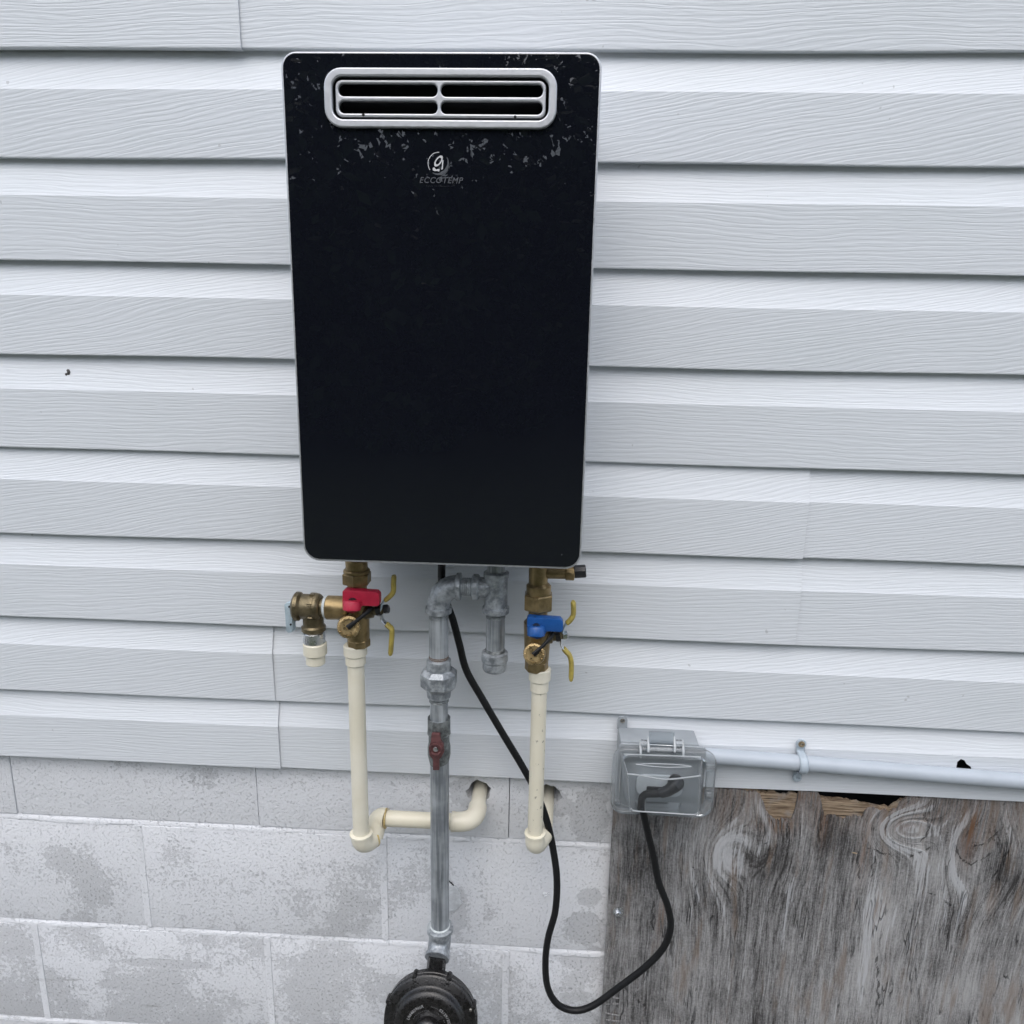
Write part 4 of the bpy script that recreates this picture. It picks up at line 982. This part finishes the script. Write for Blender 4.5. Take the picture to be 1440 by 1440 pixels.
# hinge: two clear knuckles, their edge highlights painted whitish
for (ua, ub) in ((900, 911), (948, 960)):
    m = MB()
    for u in (ua, ub):
        tilt_ = 4 if u in (900, 960) else -2
        k0, k1 = at(u, 1036 + (4 if u in (900, 960) else 0), YG - .006), at(u + 1, 1058 + (8 if u in (900, 960) else 0), YG - .022)
        m.tube([k0, k0.lerp(k1, .5) + Vector((0, -.004, 0)), k1], [.0009, .0012, .0009], 8, 1.6)
    m.build('hinge_leaf', MEDGE, box)
    kc = at((ua + ub) / 2, 1046, YG - .008); turned('hinge_knuckle', kc - Vector((.006, 0, 0)), [(.006, 0), (.006, .012)], (1, 0, 0), MRIM, box, 18)
hb = at(930, 1036, YG - .004); m = MB(); m.box(hb + Vector((0, 0, -.003)), (.036, .003, .022)); m.build('hinge_bridge', MCLEAR, box, bevel=.001)
a, b = at(903, 1053, YG - .012), at(958, 1055, YG - .012); MB().tube([a, b], .0036, 14).build('hinge_pin', MRIM, box)
# clear latch tabs at the right and lower left of the base
for (u, v, w_, h_) in ((998, 1078, .012, .010), (997, 1118, .010, .012), (868, 1126, .009, .008)):
    p = at(u, v, YG - .008); m = MB(); m.box(p, (w_, .010, h_)); m.build('latch_tab', MRIM, box, bevel=.002)

# ------------------------------------------------------------------ power cord with plug
cord = thing('power_cord', 'black power cord looping from the heater down to the outlet box', 'cord', at(820, 1422, -.06))
cp = [(623, 770, -.10), (621, 800, -.092), (622, 822, -.066), (629, 850, -.062), (637, 872, -.064), (646, 906, -.066), (656, 943, -.066), (679, 984, -.066), (706, 1030, -.066), (733, 1075, -.0665), (752, 1110, -.0665),
      (767, 1148, -.068), (777, 1190, -.068), (783, 1235, -.068), (781, 1280, -.066), (771, 1318, -.064), (767, 1352, -.06), (770, 1388, -.056), (784, 1412, -.054), (808, 1421, -.053), (834, 1414, -.052), (868, 1390, -.05),
      (905, 1362, -.05), (932, 1334, -.052), (943, 1305, -.056), (939, 1275, -.062), (926, 1240, -.066), (919, 1205, -.070), (911, 1172, -.075), (904, 1140, -.080), (902, 1126, -.083), (908, 1117, -.085), (925, 1116, -.086), (938, 1112, -.086), (948, 1104, -.082)]
path = smooth_path([at(*c) for c in cp], 7)
MB().tube(path, .0053, 14).build('cable', MRUB, cord)
pc = at(945, 1104, -.078); 
m = MB(); m.tube([at(950, 1100, -.067), at(951, 1101, -.080), at(948, 1106, -.087), at(939, 1112, -.0885), at(928, 1116, -.0885)], [.0125, .0115, .0095, .0082, .0068], 14); m.build('plug', MBLACK, cord)
m = MB(); m.box(at(925, 1110, -.0665), (.034, .010, .012)); m.build('plug_collar', MBLACK, cord, bevel=.002)

# ------------------------------------------------------------------ conduit and strap
cd_y = YB - .0125
con = MB(); a, b = at(985, 1062, cd_y), at(1440, 1099, cd_y); d = (b - a).normalized()
r = ms(11.2, 1200, 1080, cd_y)
con.tube([a, a.lerp(b, .3) + Vector((0, 0, .0006)), a.lerp(b, .65), b, b + d * .5], r, 28)
co = con.build('conduit', MPVC); tag(co, 'pale blue grey plastic conduit running right from the outlet box', 'conduit')
strap = thing('conduit_strap', 'grey two hole strap with tan screw holding the pale conduit', 'strap', at(1127, 1100, YB))
sc_ = at(1127, 1074, cd_y); pth = []
xo = sc_.x; zc0 = sc_.z; rr2 = r + .0016
m = MB(); prof = [(YS - .001, zc0 + rr2 + .014), (YS - .001, zc0 + rr2 + .002)] + [(cd_y - rr2 * math.sin(t_), zc0 + rr2 * math.cos(t_)) for t_ in np.linspace(.25, PI - .25, 14)] + [(YS - .001, zc0 - rr2 - .003), (YS - .001, zc0 - rr2 - .016)]
hw_ = .0062; vs, fs = [], []
for (yy, zz) in prof:
    for dx_ in (-hw_, -hw_ * .5, hw_ * .5, hw_): vs.append((xo + dx_, yy - (.0008 if abs(dx_) < hw_ else 0), zz))
for i in range(len(prof) - 1):
    for j in range(3): fs.append((i * 4 + j, i * 4 + j + 1, (i + 1) * 4 + j + 1, (i + 1) * 4 + j))
m.add(vs, fs); so = m.build('strap_band', MSTRAP, strap, sharp=50)
md = so.modifiers.new('thick', 'SOLIDIFY'); md.thickness = .0015; md.offset = 0
t0, t1 = Vector((xo, YS - .001, zc0 + rr2 + .014)), Vector((xo, YS - .001, zc0 - rr2 - .016))
turned('strap_tab', t0, [(.0076, 0), (.0076, .0022), (.0068, .0028), (0, .0028)], (0, -1, 0), MSTRAP, strap, 22)
screw_head(t0 + Vector((0, -.003, 0)), (0, -1, 0), .0050, MSCREWR, strap)
turned('strap_tab', t1, [(.0068, 0), (.0068, .0022), (.0060, .0028), (.0028, .0028), (.0026, .0004), (0, .0004)], (0, -1, 0), MSTRAP, strap, 22)

# ------------------------------------------------------------------ dirt on the siding
c = at(95, 525, -.012); m = MB()
for k in range(5):
    p = c + Vector((random.uniform(-.003, .003), random.uniform(-.001, .001), random.uniform(-.004, .004)))
    m.lathe([(0, -.002), (.0018, -.001), (.0022, .0008), (.001, .002), (0, .0023)], p, (random.uniform(-.3, .3), -1, random.uniform(-.3, .3)), 7)
mo = m.build('mud_clump', MDIRT); tag(mo, 'small grey clump of dried mud stuck on the left siding', 'mud')
